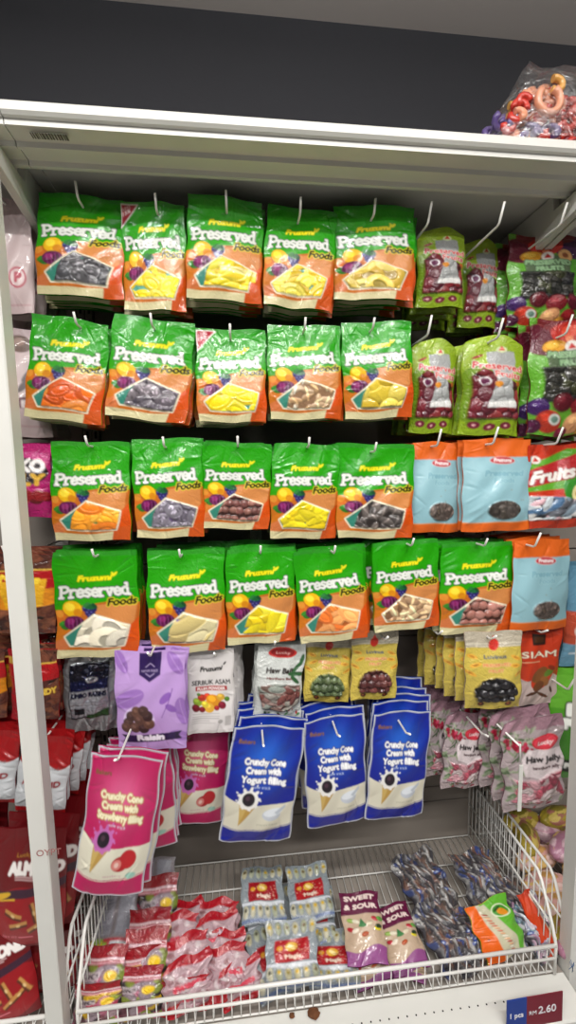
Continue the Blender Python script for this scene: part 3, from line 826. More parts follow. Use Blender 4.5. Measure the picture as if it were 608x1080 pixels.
def art_nuts(seed, almond=False):
    rng = random.Random(seed); c = Canvas(84, 104, 1.3, '#2a1010')
    full = c.V > -1
    stuff(c, full, rng, 'slice', ['#6a3a28', '#542a20', '#7c4830', '#44201a'], .085, '#1c0c0a', .003)
    c.poly([(0, .24), (1, .18), (1, .42), (0, .44)], '#a8141a'); c.poly([(0, .23), (1, .17), (1, .19), (0, .25)], '#d8b048')
    if almond:
        c.poly([(0, .0), (.45, 0), (.5, 1), (0, 1)], '#9c1420'); c.rect(.0, .1, .4, .2, '#b8903c'); c.text('ALMONDY', .3, .62, .66, .11, '#e8c24c', bold=.008, out='#5c100c', ow=.01)
    else:
        c.poly([(0, .44), (1, .42), (1, .62), (.5, .70), (0, .66)], '#d8861c'); c.poly([(.25, .36), (.9, .30), (.85, .64), (.4, .68)], '#e0a824')
        c.text('Nuts', .3, .36, .5, .13, '#f4cf3c', shear=.25, bold=.01)
    return c
def art_redwhite(seed):
    c = Canvas(84, 100, 1.3, '#9c1216'); U, V = c.U, c.V
    c.fill((V > .34+.07*np.abs(np.sin(U*6))) & (V < .93), '#c6c9cc')
    c.text('ALMOND', .12, .62, .76, .10, '#8c1420', bold=.006); c.rect(.2, .30, .42, .33, '#e0b0a8'); c.text('roasted', .5, .42, .3, .05, '#6a6a6c')
    return c
def art_almond(seed):
    rng = random.Random(seed); c = Canvas(104, 140, 1.35, '#6a0b12')
    c.ell(.55, .72, .62, .34, '#960f18'); c.text('Lucky', .36, .235, .2, .045, '#b8862c', shear=.2)
    c.text('ALMOND', .26, .37, .70, .13, '#f4eeea', shear=.12, bold=.016)
    c.rect(.34, .39, .70, .397, '#e8c8c8'); c.rect(.34, .41, .66, .417, '#e8c8c8')
    b = (c.V > .53-.10*c.U) & (c.V < .60-.10*c.U); c.fill(b, '#3a1c30'); g = (c.V > .60-.10*c.U) & (c.V < .615-.10*c.U); c.fill(g & (c.U < .35), '#e0b02a'); c.ell(.16, .555, .13, .035, '#e0b02a', -.3)
    for x, y, a in ((.34, .70, .2), (.42, .78, -.2), (.62, .68, 1.2), (.66, .80, -.5), (.78, .76, -.5), (.86, .70, 1.0)):
        ca, sa = math.cos(a), math.sin(a)
        def R(px, py): return (x+px*ca-py*sa, y+(px*sa+py*ca)/c.asp)
        c.poly([R(-.12, -.035), R(.12, -.035), R(.12, .035), R(-.12, .035)], '#c08a4a'); c.poly([R(-.12, .005), R(.12, .005), R(.12, .035), R(-.12, .035)], '#5c2a18')
        c.ell(x, y, .03, .015, '#e0bc84', a)
    c.text('NET WT', .2, .90, .2, .03, '#e88090'); c.rect(.42, .885, .62, .895, '#e88090')
    return c
def art_pudding(seed):
    c = Canvas(80, 110, 1.45, '#4f9a24'); c.rect(0, 0, 1, .3, '#66ad34'); c.ell(.2, .75, .3, .4, '#3b7c1e')
    c.text('BIG', .22, .36, .42, .15, '#f4f6ee', bold=.022, out='#2a3a18', ow=.02); c.text('PUDDING', .17, .48, .80, .12, '#f4f6ee', bold=.02, out='#2a3a18', ow=.018)
    c.text('STICK', .40, .59, .40, .10, '#f4f6ee', bold=.016, out='#2a3a18', ow=.016)
    c.poly([(.15, .80), (.95, .76), (.92, .90), (.18, .93)], '#14180e'); c.text('FREE TOY', .22, .885, .60, .08, '#f0f0ea', slope=.03, bold=.008)
    return c
def art_bluewhite(seed):
    c = Canvas(60, 100, 1.7, '#5f8fa8'); c.rect(0, .42, 1, 1, '#b84a30'); c.rect(0, .75, 1, 1, '#6a98b0'); c.ell(.35, .62, .2, .15, '#d8d8d4'); c.ell(.35, .62, .1, .08, '#b83020'); c.rect(.1, .84, .7, .86, '#d8e4ea')
    return c

# ------------------------------------------------------------------ prototypes
PROTO = {}
def proto(key, name, cv, w, h, **k):
    r = pouch(name, cv, w, h, **k); PROTO[key] = r; r['_free'] = 1; return r
W0, H0 = .155, .215
GK = {
 'prune': ('prune', ['#4a4a4e', '#5e5c60', '#3a3a40'], .095, '#3c7a6c', 'grey frosted prunes'),
 'mango': ('slice', ['#eed31e', '#f4e03a', '#e2bd14'], .12, '#4c9a86', 'yellow mango slices'),
 'sticks': ('stick', ['#f2da22', '#e6c418', '#f7e64a'], .10, '#b89c1c', 'yellow mango sticks'),
 'strips': ('slice', ['#ead028', '#dcb81c', '#f4e460'], .12, '#3f8a78', 'yellow fruit strips'),
 'rings': ('ring', ['#e0c45a', '#d4b040', '#ecd87c'], .16, '#7a6228', 'pale yellow fruit rings'),
 'apricot': ('slice', ['#e0701c', '#e88a30', '#cc5414'], .15, '#3f7a5c', 'orange apricot pieces'),
 'plum': ('prune', ['#6c646c', '#5a545c', '#7e767c'], .10, '#3f3a46', 'mauve-grey plums'),
 'wedge': ('slice', ['#f0dc1e', '#e4c814'], .17, '#3f8a78', 'bright yellow wedges'),
 'chips': ('flake', ['#c8a884', '#b8946c', '#dcc4a4'], .085, '#8c6c50', 'beige dried chips'),
 'olive': ('ball', ['#e2c63c', '#d4b42c', '#ecd65c'], .135, '#8a7420', 'round yellow fruits'),
 'peach': ('slice', ['#f09a24', '#f4b43c', '#e47c1c'], .13, '#5c7a3c', 'golden orange peach pieces'),
 'balls': ('ball', ['#8a5a50', '#9c6a5e', '#7a4a44'], .060, '#3a221e', 'small brown balls'),
 'yellowbits': ('stick', ['#f4e022', '#e8cc18'], .11, '#3f7a68', 'bright yellow fruit bits'),
 'grey': ('flake', ['#5c5450', '#746a64', '#4a4442'], .085, '#2e2826', 'dark grey shreds'),
 'apple': ('ring', ['#e4dcc4', '#f0e8d4', '#d4c8a8'], .17, '#6c7c54', 'white apple rings'),
 'banana': ('stick', ['#e8dcac', '#dccc92', '#d0bc7c'], .15, '#8a7aa4', 'cream banana pieces'),
 'chunks': ('wedge', [], 0, '', ''),
 'orange': ('slice', ['#e08034', '#d46c28', '#eca05c'], .13, '#a85a28', 'translucent orange slices'),
 'ginger': ('flake', ['#c09a74', '#a8825c', '#d4b48c'], .11, '#7c5a40', 'tan ginger flakes'),
 'haw': ('ball', ['#a87064', '#986054', '#b88074'], .062, '#4c2c26', 'pinkish brown fruit balls'),
}
def green(key, seed, red=False, sticker_or_highlight=False, tagk=None):
    k = GK[key]
    cv = art_green(k[0], k[1], k[2], k[3], seed, red, sticker_or_highlight)
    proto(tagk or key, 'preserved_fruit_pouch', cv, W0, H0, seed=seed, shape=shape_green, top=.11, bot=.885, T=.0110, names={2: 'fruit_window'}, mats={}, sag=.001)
# ------------------------------------------------------------------ hanging
M_HOOK = M_WIRE
def hook(X, Z, Ytip, label, tip=.030, fwd=.014):
    g = empty('display_hook', (X, YB-.001, Z)); tag(g, label, 'hook', 'white wire display hooks')
    L = YB-.001-Ytip
    p = MB(); p.tube([(0, 0, 0), (0, -L*.5, .0), (0, -L+.006, 0), (0, -L, .003), (0, -L-fwd, tip)], .0021, 8)
    p.build('hook_wire', M_HOOK, g)
    p = MB(); p.box(-.014, .014, -.003, .001, -.012, .012); p.build('mounting_plate', M_HOOK, g)
    return g
RJ = random.Random(77)
ALL = {}
def copyp(key):
    src = PROTO[key]; o = copy_tree(src)
    del o['_free']
    return o
def tint_label(o, **k): pass
def hang(key, q, Y, label, cat, group, nb=3, hk=None, what=None, spread=.007, pitch=0., yaw=0., hooklab=None, dz=.019, hy=.03, bias=(0, 0), tip=.03, back=None, fwd=.014):
    o = copyp(key); src = PROTO[key].name
    place(o, src, q, Y, pitch, yaw)
    tag(o, label, cat, group)
    tl, tr = at(*q[0], Y), at(*q[1], Y)
    dz = max(dz, TH[src])
    for k in range(1, nb+1):
        if Y+dz*k > YB-.012: break
        b = copyp(back or key); place(b, PROTO[back or key].name, q, Y, pitch, yaw)
        b.location = Vector(b.location)+Vector((RJ.uniform(-spread, spread)+bias[0]*k, dz*k, RJ.uniform(-.004, .004)+bias[1]*k))
        b.rotation_euler = (pitch, b.rotation_euler[1]+RJ.uniform(-.035, .035), yaw)
        tag(b, 'pouch half hidden behind '+what, cat, 'pouches behind '+what)
    if hooklab:
        c = (tl+tr)/2; X, Z = c[0], c[2]-.010
        if hk: p = at(hk[0], hk[1], Y-hy); X, Z = p[0], p[2]
        hook(X, Z, Y-hy, hooklab, tip, fwd)
    return o

ORD = ['first', 'second', 'third', 'fourth', 'fifth', 'sixth']
# (kind, corners, hook elbow px)
R1 = [('prune', (38, 198), (127, 208), (131, 316), (39, 310), (82, 209)), ('mango', (131, 215), (200, 215), (196, 328), (133, 327), (165, 221)),
      ('sticks', (201, 205), (278, 212), (276, 319), (197, 316), (239, 218)), ('strips', (281, 209), (353, 221), (349, 330), (277, 319), (317, 225)),
      ('rings', (358, 215), (436, 219), (438, 317), (351, 316), (395, 226))]
R2 = [('apricot', (37, 333), (117, 339), (106, 448), (28, 439), (80, 341)), ('plum', (119, 328), (205, 343), (196, 448), (111, 437), (160, 342)),
      ('wedge', (207, 346), (281, 345), (280, 446), (210, 444), (243, 353)), ('chips', (284, 341), (358, 342), (361, 442), (284, 442), (322, 346)),
      ('olive', (359, 340), (431, 339), (434, 441), (365, 441), (394, 346))]
R3 = [('peach', (53, 466), (134, 466), (139, 569), (57, 570), (92, 470)), ('plum2', (140, 464), (211, 463), (217, 565), (143, 568), (173, 471)),
      ('balls', (215, 465), (286, 470), (284, 558), (212, 557), (251, 470)), ('yellowbits', (288, 467), (358, 471), (354, 568), (285, 567), (326, 471)),
      ('grey', (359, 468), (434, 469), (435, 568), (354, 566), (396, 476))]
R4 = [('apple', (58, 584), (146, 580), (147, 690), (61, 694), (99, 588)), ('banana', (157, 583), (231, 580), (241, 686), (156, 688), (190, 588)),
      ('wedge2', (238, 580), (307, 578), (313, 678), (239, 678), (275, 584)), ('orange', (313, 585), (382, 574), (389, 672), (317, 678), (353, 584)),
      ('ginger', (388, 572), (461, 571), (463, 663), (396, 664), (435, 576)), ('haw', (466, 573), (543, 573), (541, 666), (464, 668), (512, 576))]
GK['plum2'] = ('prune', ['#7a7480', '#8a8490', '#5c5662'], .10, '#5c4c6c', 'lilac-grey plums')
GK['wedge2'] = ('stick', ['#f0dc1e', '#e4c814', '#f6e83c'], .14, '#3f8a94', 'yellow mango chunks')
sd = 10
for row, RR in (('top', R1), ('second', R2), ('third', R3), ('fourth', R4)):
    for i, (k, *_r) in enumerate(RR):
        sd += 1
        green(k, sd, red=k in ('mango', 'wedge'), sticker_or_highlight=k == 'sticks')
NBL = []
for row, RR in (('top', R1), ('second', R2), ('third', R3), ('fourth', R4)):
    for i, (k, a, b, c, d, hk) in enumerate(RR):
        desc = GK[k][4]
        extra = ' and a red corner flash' if k in ('mango', 'wedge') else (' and a painted yellow highlight' if k == 'sticks' else '')
        what = 'the %s pouch, %s in %s row' % (desc.replace(' pieces', ''), ORD[i], row)
        Y = .12+RJ.uniform(-.006, .006)
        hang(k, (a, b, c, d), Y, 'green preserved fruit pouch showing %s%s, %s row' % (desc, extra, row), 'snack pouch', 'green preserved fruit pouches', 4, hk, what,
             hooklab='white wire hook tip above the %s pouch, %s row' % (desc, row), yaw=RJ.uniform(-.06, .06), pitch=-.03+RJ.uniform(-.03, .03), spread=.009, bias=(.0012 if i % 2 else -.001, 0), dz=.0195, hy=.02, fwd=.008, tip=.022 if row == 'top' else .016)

proto('lime', 'fruit_sweet_pouch', art_doypurple(5), .115, .19, seed=5, shape=shape_doy, T=.018, mt=M_CRINKLE, names={2: 'fruit_window'}, top=.06)
proto('mixed', 'mixed_fruit_bag', art_mixed(6), .145, .20, seed=6, T=.020, mt=M_CRINKLE, names={2: 'fruit_window'}, top=.06, wav=.003)
proto('blueA', 'preserved_plum_pouch', art_blueorange(7, ['#5c504a', '#6c605a', '#4a403a']), .15, .20, seed=7, T=.012, mt=M_SATIN, names={2: 'oval_window'}, sag=.002)
proto('blueB', 'preserved_plum_pouch', art_blueorange(8, ['#4c4440', '#5c544e', '#38322c']), .15, .20, seed=8, T=.012, mt=M_SATIN, names={2: 'oval_window'}, sag=.002)
proto('candyfruit', 'fruit_candy_bag', art_fruitcandy(9), .13, .17, seed=9, T=.016, mt=M_CRINKLE, names={2: 'candy_window'})
G2 = 'lime green fruit sweet pouches'
hang('lime', ((437, 239), (488, 243), (489, 326), (440, 323)), .15, 'lime pouch with silver label, top row, beside the pouch of fruit rings', 'snack pouch', G2, 3, (452, 236), 'the lime pouch beside the top-row fruit rings', hooklab='long white hook above the first lime pouch in top row', hy=.055, spread=.012, dz=.026, bias=(-.002, -.004))
hang('lime', ((486, 249), (526, 257), (525, 345), (483, 347)), .20, 'lime pouch with silver label, top row, set back beside mixed fruit bag', 'snack pouch', G2, 2, (527, 237), 'the lime pouch set back in the top row', hooklab='long empty-looking white hook above the second lime pouch, top row', hy=.14, spread=.010, dz=.026)
hang('mixed', ((543, 248), (610, 250), (608, 347), (532, 346)), .16, 'dark mixed fruit bag with green sides, top row at right edge', 'snack bag', 'mixed fruit bags', 3, (592, 237), 'the top-row mixed fruit bag', hooklab='long white hook above the top-row mixed fruit bag', hy=.09, spread=.016, dz=.03, bias=(-.008, -.002))
hang('lime', ((431, 355), (479, 360), (477, 458), (433, 456)), .15, 'lime pouch with silver label beside the round yellow fruits pouch, second row', 'snack pouch', G2, 3, (452, 353), 'the left lime pouch in the second row', hooklab='white hook above the left lime pouch, second row', hy=.05, spread=.008, dz=.026)
hang('lime', ((488, 352), (552, 356), (546, 460), (485, 458)), .12, 'large crinkled lime pouch beside second-row mixed fruit bag', 'snack pouch', G2, 4, (526, 356), 'the large lime pouch in the second row', hooklab='white hook above the large lime pouch, second row', hy=.04, spread=.008, dz=.026, bias=(-.005, -.001))
hang('mixed', ((558, 335), (634, 338), (632, 460), (557, 458)), .11, 'dark mixed fruit bag with green sides, second row at right edge', 'snack bag', 'mixed fruit bags', 3, (598, 352), 'the second-row mixed fruit bag', hooklab='white hook above the second-row mixed fruit bag', hy=.03, spread=.008, dz=.03, bias=(-.002, -.002))
G3 = 'pale blue and orange plum pouches'
hang('blueA', ((430, 465), (489, 469), (484, 561), (434, 560)), .145, 'pale blue pouch with orange top beside the grey shreds pouch, third row', 'snack pouch', G3, 4, (462, 470), 'the left pale blue pouch in the third row', hooklab='white hook above the left pale blue pouch', hy=.03, spread=.005, bias=(.0015, 0))
hang('blueB', ((486, 463), (561, 464), (558, 559), (487, 559)), .12, 'pale blue pouch with orange top, right one of the third-row pair', 'snack pouch', G3, 4, (521, 468), 'the right pale blue pouch in the third row', hooklab='white hook above the right pale blue pouch, third row', hy=.03, spread=.005, bias=(-.001, 0))
hang('candyfruit', ((556, 471), (626, 466), (624, 556), (558, 556)), .12, 'red and green fruit candy bag with wrapped sweets, third row right edge', 'snack bag', 'fruit candy bags', 3, (588, 468), 'the red fruit candy bag', hooklab='white hook above the red fruit candy bag', hy=.03)
hang('blueA', ((534, 569), (600, 571), (595, 664), (540, 662)), .12, 'pale blue pouch with orange top beside pinkish fruit balls, fourth row', 'snack pouch', G3, 4, (565, 577), 'the fourth-row pale blue pouch', hooklab='white hook above the fourth-row pale blue pouch', hy=.03, spread=.004)

# fifth row
proto('silver', 'raisin_pouch', art_silver(21), .115, .165, seed=21, T=.014, mt=M_FOIL, names={4: 'printed_label'}, top=.08, nw=40, amp=.0022)
proto('raisin', 'raisin_bag', art_raisin(22), .15, .205, seed=22, T=.012, mt=M_SATIN, top=.05, bot=.95)
proto('serbuk', 'plum_powder_sachet', art_serbuk(23), .105, .17, seed=23, T=.008, mt=M_SATIN, top=.05, bot=.95)
proto('hawball', 'haw_ball_pouch', art_hawball(24), .11, .165, seed=24, T=.014, mt=M_CRINKLE, names={2: 'candy_window'}, shape=shape_bag)
proto('yelgreen', 'yellow_fruit_pouch', art_yellow(25, ['#5c6c44', '#6c7c50', '#4c5c3a'], '#3c4a2e'), .11, .15, seed=25, T=.014, mt=M_CRINKLE, names={2: 'fruit_window', 1: 'clear_top'})
proto('yelred', 'yellow_fruit_pouch', art_yellow(26, ['#5c2a28', '#6e3834', '#4c2020'], '#3a1818'), .11, .15, seed=26, T=.014, mt=M_CRINKLE, names={2: 'fruit_window', 1: 'clear_top'})
proto('yelblack', 'yellow_fruit_pouch', art_yellow(27, ['#1e1c20', '#2a282c', '#161418'], '#0e0c10'), .12, .16, seed=27, T=.014, mt=M_CRINKLE, names={2: 'fruit_window', 1: 'clear_top'})
proto('siam', 'tamarind_pouch', art_siam(28), .11, .17, seed=28, T=.014, mt=M_SATIN, shape=shape_bag)
proto('bluecone', 'cone_snack_pouch', art_cone(31, '#0c1c8c', '#2a6cd8', '#0c1c7c', 'Yogurt filling'), .14, .215, seed=31, T=.013, mt=M_SATIN, top=.03, bot=.86, sag=.004, names={3: 'bottom_gusset'})
proto('pinkcone', 'cone_snack_pouch', art_cone(32, '#b81458', '#e06494', '#b98a4c', 'Strawberry filling', True), .14, .215, seed=32, T=.013, mt=M_SATIN, top=.03, bot=.86, sag=.004)
proto('hawjelly', 'haw_jelly_pouch', art_hawjelly(33), .13, .195, seed=33, T=.018, mt=M_CRINKLE, names={2: 'jelly_window'}, wav=.004, nw=40, amp=.0025, sag=.003)
hang('silver', ((69, 690), (126, 688), (122, 769), (71, 772)), .15, 'silver foil raisin pouch with dark navy label left of purple bag', 'snack pouch', 'silver raisin pouches', 3, None, 'the silver raisin pouch', hooklab='white hook holding the silver raisin pouch', spread=.004, bias=(-.002, 0), hy=.015)
hang('raisin', ((124, 688), (199, 685), (197, 786), (124, 794)), .095, 'lilac raisin bag with leaf print and dark banner', 'snack bag', 'lilac raisin bags', 3, (158, 693), 'the lilac raisin bag', hooklab='white hook holding the lilac raisin bag', spread=.003, hy=.025, tip=.014)
hang('serbuk', ((203, 684), (251, 685), (247, 768), (198, 777)), .135, 'white plum powder sachet with red fruit picture', 'sachet', 'plum powder sachets', 5, None, 'the white plum powder sachet', hooklab='white hook holding the plum powder sachets', spread=.004, bias=(.0035, .001), dz=.013, hy=.015, tip=.014)
hang('hawball', ((262, 679), (315, 681), (316, 766), (267, 756)), .15, 'white haw ball pouch with wrapped pink sweets and green leaves', 'snack pouch', 'haw ball pouches', 3, (290, 681), 'the white haw ball pouch', hooklab='white hook holding the white haw ball pouch', hy=.02, tip=.014)
G4 = 'yellow pouches of preserved fruit'
hang('yelgreen', ((323, 672), (370, 668), (367, 742), (320, 736)), .16, 'yellow pouch with greenish fruit in its arched window', 'snack pouch', G4, 3, None, 'the yellow pouch of greenish fruit', hooklab='white hook holding the yellow pouch of greenish fruit', spread=.004, hy=.01, tip=.014)
hang('yelred', ((371, 664), (416, 667), (419, 735), (368, 738)), .15, 'yellow pouch with dark red fruit in its arched window', 'snack pouch', G4, 3, (407, 676), 'the yellow pouch of dark red fruit', hooklab='white hook holding the yellow pouch of dark red fruit', spread=.004, hy=.03, tip=.014)
hang('yelblack', ((487, 667), (543, 667), (548, 746), (490, 747)), .11, 'yellow pouch with black fruit in its arched window', 'snack pouch', G4, 5, None, 'the yellow pouch of black fruit', hooklab='white hook holding the yellow pouches of black fruit', spread=.003, bias=(-.011, .002), hy=.015, tip=.014, dz=.022)
hang('siam', ((544, 660), (592, 658), (588, 743), (541, 743)), .14, 'orange-red tamarind pouch printed SIAM', 'snack pouch', 'tamarind pouches', 3, (573, 668), 'the orange-red tamarind pouch', hooklab='white hook holding the orange-red tamarind pouch', hy=.03, tip=.012, spread=.003)
hook(at(459, 666, .14)[0], at(459, 666, .14)[2], .12, 'bare white hook end below the tan ginger pouch', .014)
# sixth row
G5 = 'pink ice-cream cone snack pouches'
hang('pinkcone', ((91, 793), (164, 800), (152, 942), (76, 932)), .02, 'big pink cone snack pouch hanging nearest, left of the basket', 'snack pouch', G5, 1, (124, 803), 'the big pink cone pouch', hooklab='white hook holding the big pink cone pouches', spread=.001, bias=(.010, -.004), dz=.022, hy=.02, tip=.012)
hang('pinkcone', ((110, 789), (184, 788), (187, 882), (116, 900)), .13, 'pink cone snack pouch hanging directly behind the nearest pink one', 'snack pouch', G5, 2, None, 'the middle pink cone pouch', spread=.001, bias=(.001, .0))
hang('pinkcone', ((176, 762), (240, 768), (232, 866), (178, 862)), .19, 'dim pink cone snack pouch set back left of the blue pouches', 'snack pouch', G5, 2, None, 'the set-back pink cone pouch', spread=.004, bias=(.002, .002))
G6 = 'blue ice-cream cone snack pouches'
hang('bluecone', ((239, 765), (314, 770), (305, 891), (231, 880)), .105, 'blue cone snack pouch, left one of the three', 'snack pouch', G6, 4, (278, 787), 'the left blue cone pouch', hooklab='white hook over the left blue cone pouch', spread=.006, bias=(.004, .004), dz=.024, hy=.05, tip=.010)
hang('bluecone', ((314, 760), (383, 756), (386, 864), (326, 871)), .12, 'blue cone snack pouch, middle one of the three', 'snack pouch', G6, 4, (357, 777), 'the middle blue cone pouch', hooklab='white hook over the middle blue cone pouch', spread=.006, bias=(-.001, .005), dz=.024, hy=.05, tip=.010)
hang('bluecone', ((384, 751), (449, 754), (444, 863), (386, 859)), .12, 'blue cone snack pouch, right one of the three', 'snack pouch', G6, 4, (430, 775), 'the right blue cone pouch', hooklab='white hook over the right blue cone pouch', spread=.006, bias=(.005, .006), dz=.024, hy=.05, tip=.010)
G7 = 'pale pink haw jelly pouches'
hang('hawjelly', ((471, 755), (514, 750), (509, 830), (464, 828)), .17, 'pale pink haw jelly pouch hanging behind a long white hook', 'snack pouch', G7, 3, (511, 776), 'the smaller haw jelly pouch', hooklab='long white hook over the smaller haw jelly pouch', spread=.010, bias=(-.015, .008), dz=.028, hy=.07, tip=.008)
hang('hawjelly', ((523, 757), (590, 760), (592, 842), (532, 857)), .10, 'crumpled pale pink haw jelly pouch near the right post', 'snack pouch', G7, 4, None, 'the crumpled haw jelly pouch', spread=.008, bias=(-.010, .007), dz=.026)
# flat white hook end hanging in front of the crumpled haw jelly pouch
pa = at(549, 786, .05)
g = empty('display_hook', tuple(pa)); tag(g, 'flat white hook end hanging down before the crumpled haw jelly pouch', 'hook', 'white wire display hooks')
p = MB(); p.tube([(-.002, 0, 0), (-.006, YB-.05, -.004)], .002, 8); p.build('hook_wire', M_HOOK, g)
dd = at(550, 862, .03)-pa; p = MB(); p.tube([(0, 0, .002), (0, 0, 0), (dd[0]*.1, -.004, dd[2]*.25)], .002, 8); p.build('bent_end', M_HOOK, g)
p = MB(); n = 0
for k in range(2):
    pass
x0, x1, z0, z1 = -.0035, .0045, dd[2], dd[2]*.28
p.box(x0, x1, -.006, -.004, z0, z1); p.build('price_strip', M_WHITE, g, .0004)

# left neighbouring bay
proto('pinkP', 'pale_pink_pouch', art_whitepink(41, 'P'), .13, .21, seed=41, T=.022, mt=M_SATIN, nw=30, amp=.002)
proto('pinkE', 'pale_pink_pouch', art_whitepink(42, 'E'), .13, .22, seed=42, T=.020, mt=M_SATIN)
proto('koko', 'jelly_bag', art_koko(43), .14, .16, seed=43, T=.018, mt=M_CRINKLE)
proto('nutsA', 'nut_bag', art_nuts(44), .15, .195, seed=44, T=.018, mt=M_FILM)
proto('nutsB', 'nut_bag', art_nuts(45, True), .13, .17, seed=45, T=.018, mt=M_FILM)
proto('redwhite', 'almond_bag', art_redwhite(46), .13, .16, seed=46, T=.016, mt=M_SATIN, nw=40, amp=.0022)
proto('almond', 'almond_pouch', art_almond(47), .19, .26, seed=47, T=.02, mt=M_SATIN, sag=.004)
hang('pinkP', ((-22, 206), (30, 210), (40, 332), (-20, 330)), .15, 'pale pink pouch with a ringed letter P, left of the post', 'snack pouch', 'pale pink pouches', 3, None, 'the pale pink pouch marked P', spread=.004, bias=(.004, -.004), hooklab='white hook holding the pale pink pouch marked P')
hang('pinkE', ((-30, 345), (40, 347), (56, 464), (-20, 458)), .17, 'pale pink pouch with brown rings left of the apricot pouch', 'snack pouch', 'pale pink pouches', 3, None, 'the pale pink pouch with brown rings', spread=.004, hooklab='white hook holding the pale pink pouch with brown rings')
hang('koko', ((-18, 468), (54, 468), (57, 546), (-14, 545)), .16, 'magenta jelly bag with black oval label', 'snack bag', 'magenta jelly bags', 3, None, 'the magenta jelly bag', spread=.004, hooklab='white hook holding the magenta jelly bag')
hang('nutsA', ((-25, 582), (58, 584), (59, 668), (-22, 664)), .13, 'brown mixed nut bag with gold lettering, left of white apple rings', 'snack bag', 'nut bags', 3, None, 'the mixed nut bag', spread=.004, hooklab='white hook holding the mixed nut bag')
hang('nutsB', ((8, 684), (60, 684), (63, 756), (12, 758)), .12, 'red and brown almond bag directly right of the post', 'snack bag', 'nut bags', 3, None, 'the red and brown almond bag', spread=.004, hooklab='white hook holding the red and brown almond bag')
hang('nutsA', ((-60, 684), (6, 682), (8, 756), (-58, 756)), .14, 'brown nut bag cut by the left picture edge', 'snack bag', 'nut bags', 3, None, 'the nut bag at the left edge', spread=.004)
hang('redwhite', ((17, 774), (74, 778), (68, 858), (17, 852)), .10, 'red and white almond bag behind the post', 'snack bag', 'red and white almond bags', 4, None, 'the red and white almond bag', spread=.006, bias=(.003, 0), hooklab='white hook holding the red and white almond bag')
hang('redwhite', ((-45, 768), (20, 772), (16, 846), (-44, 842)), .12, 'red and white almond bag at the left picture edge', 'snack bag', 'red and white almond bags', 3, None, 'the red and white bag at the left edge', spread=.006)
hang('almond', ((-6, 874), (76, 870), (66, 990), (-8, 994)), .06, 'maroon almond pouch with white ALMOND lettering, behind the post', 'snack pouch', 'maroon almond pouches', 5, None, 'the maroon almond pouch', spread=.006, bias=(.008, .003), dz=.024)
hang('almond', ((10, 985), (76, 981), (80, 1040), (20, 1044)), .085, 'dark red almond pouch in shadow behind the post near the basket', 'snack pouch', 'maroon almond pouches', 1, None, 'the shadowed almond pouch', spread=.002, bias=(.002, .0))
hang('almond', ((-70, 1000), (2, 985), (46, 1064), (-30, 1086)), .03, 'tilted maroon almond pouch standing in the left basket', 'snack pouch', 'maroon almond pouches', 1, None, 'the tilted almond pouch', spread=.003, bias=(-.004, .004), pitch=-.2)
hang('almond', ((-75, 868), (-6, 872), (-10, 985), (-80, 985)), .10, 'maroon almond pouch cut by the left picture edge', 'snack pouch', 'maroon almond pouches', 2, None, 'the almond pouch at the left edge', spread=.006)
# right neighbouring bay
proto('bluewhite', 'blue_snack_bag', art_bluewhite(51), .10, .19, seed=51, T=.016, mt=M_CRINKLE)
proto('pudding', 'pudding_stick_bag', art_pudding(52), .15, .21, seed=52, T=.018, mt=M_FILM)
hang('bluewhite', ((596, 598), (644, 600), (640, 702), (588, 700)), .17, 'blue snack bag with orange band at the right picture edge', 'snack bag', 'blue snack bags', 3, None, 'the blue snack bag', spread=.004, bias=(-.003, 0))
hang('pudding', ((580, 712), (648, 712), (648, 818), (574, 818)), .14, 'green pudding stick bag printed BIG at the right edge', 'snack bag', 'green pudding bags', 4, (600, 728), 'the green pudding stick bag', spread=.004, bias=(-.004, .004), hooklab='white hook above the green pudding stick bag', hy=.05)

# ------------------------------------------------------------------ small packets lying in the basket
def art_candy(seed):
    rng = random.Random(seed); c = Canvas(44, 60, 1.35, '#8e0e1a'); c.rect(0, .0, 1, .03, '#7c1018')
    c.rect(0, .19, 1, .215, '#e8d0d4'); c.rect(0, .24, 1, .262, '#d8a8b0')
    m = c.V > .27; stuff(c, m, rng, 'slice', ['#a88c94', '#a02c48', '#c8a420', '#8c7c84', '#241820', '#a85c74', '#7c8834', '#5c3840'], .13, '#6c2c38', .003); c.window(m)
    c.text('CANDY', .12, .46, .34, .12, '#2a1420', bold=.01, out='#e8d8dc', ow=.012); c.ell(.72, .42, .14, .10, '#e8c020')
    return c
def art_candyback(seed):
    rng = random.Random(seed); c = Canvas(44, 60, 1.5, '#8c8488'); c.rect(.08, .05, .45, .58, '#a8a6b0'); c.rect(.55, .05, .92, .58, '#a0a0aa')
    c.rect(0, .62, 1, .80, '#a8202c'); c.rect(.5, .66, .9, .86, '#c8ccd0')
    for k in range(9): c.rect(.54+k*.035, .69, .555+k*.035, .82, '#24242c')
    for k in range(16): c.ell(rng.uniform(0, .5), rng.uniform(.62, 1), .09, .06, rng.choice(['#d8b82c', '#c85c70', '#8cac44']))
    for k in range(10): c.rect(.1, .09+k*.045, .1+rng.uniform(.2, .32), .10+k*.045, '#6c6a74')
    return c
def art_stripe(seed):
    rng = random.Random(seed); c = Canvas(52, 52, 1.0, '#b0949a'); c.rect(0, 0, 1, .17, '#a00e1e'); c.rect(0, .8, 1, 1, '#a8101c')
    for k in range(26): c.ell(rng.uniform(0, 1), rng.uniform(.2, .78), .1, .04, rng.choice(['#c8babc', '#a47c84', '#bca0a4', '#8c6468']), rng.uniform(-1, 1), h=.002)
    c.text('sweets', .2, .58, .6, .16, '#c83c50', shear=.2, bold=.01)
    for k in range(5): c.rect(.1+k*.17, .86, .17+k*.17, .94, '#d8707a')
    return c
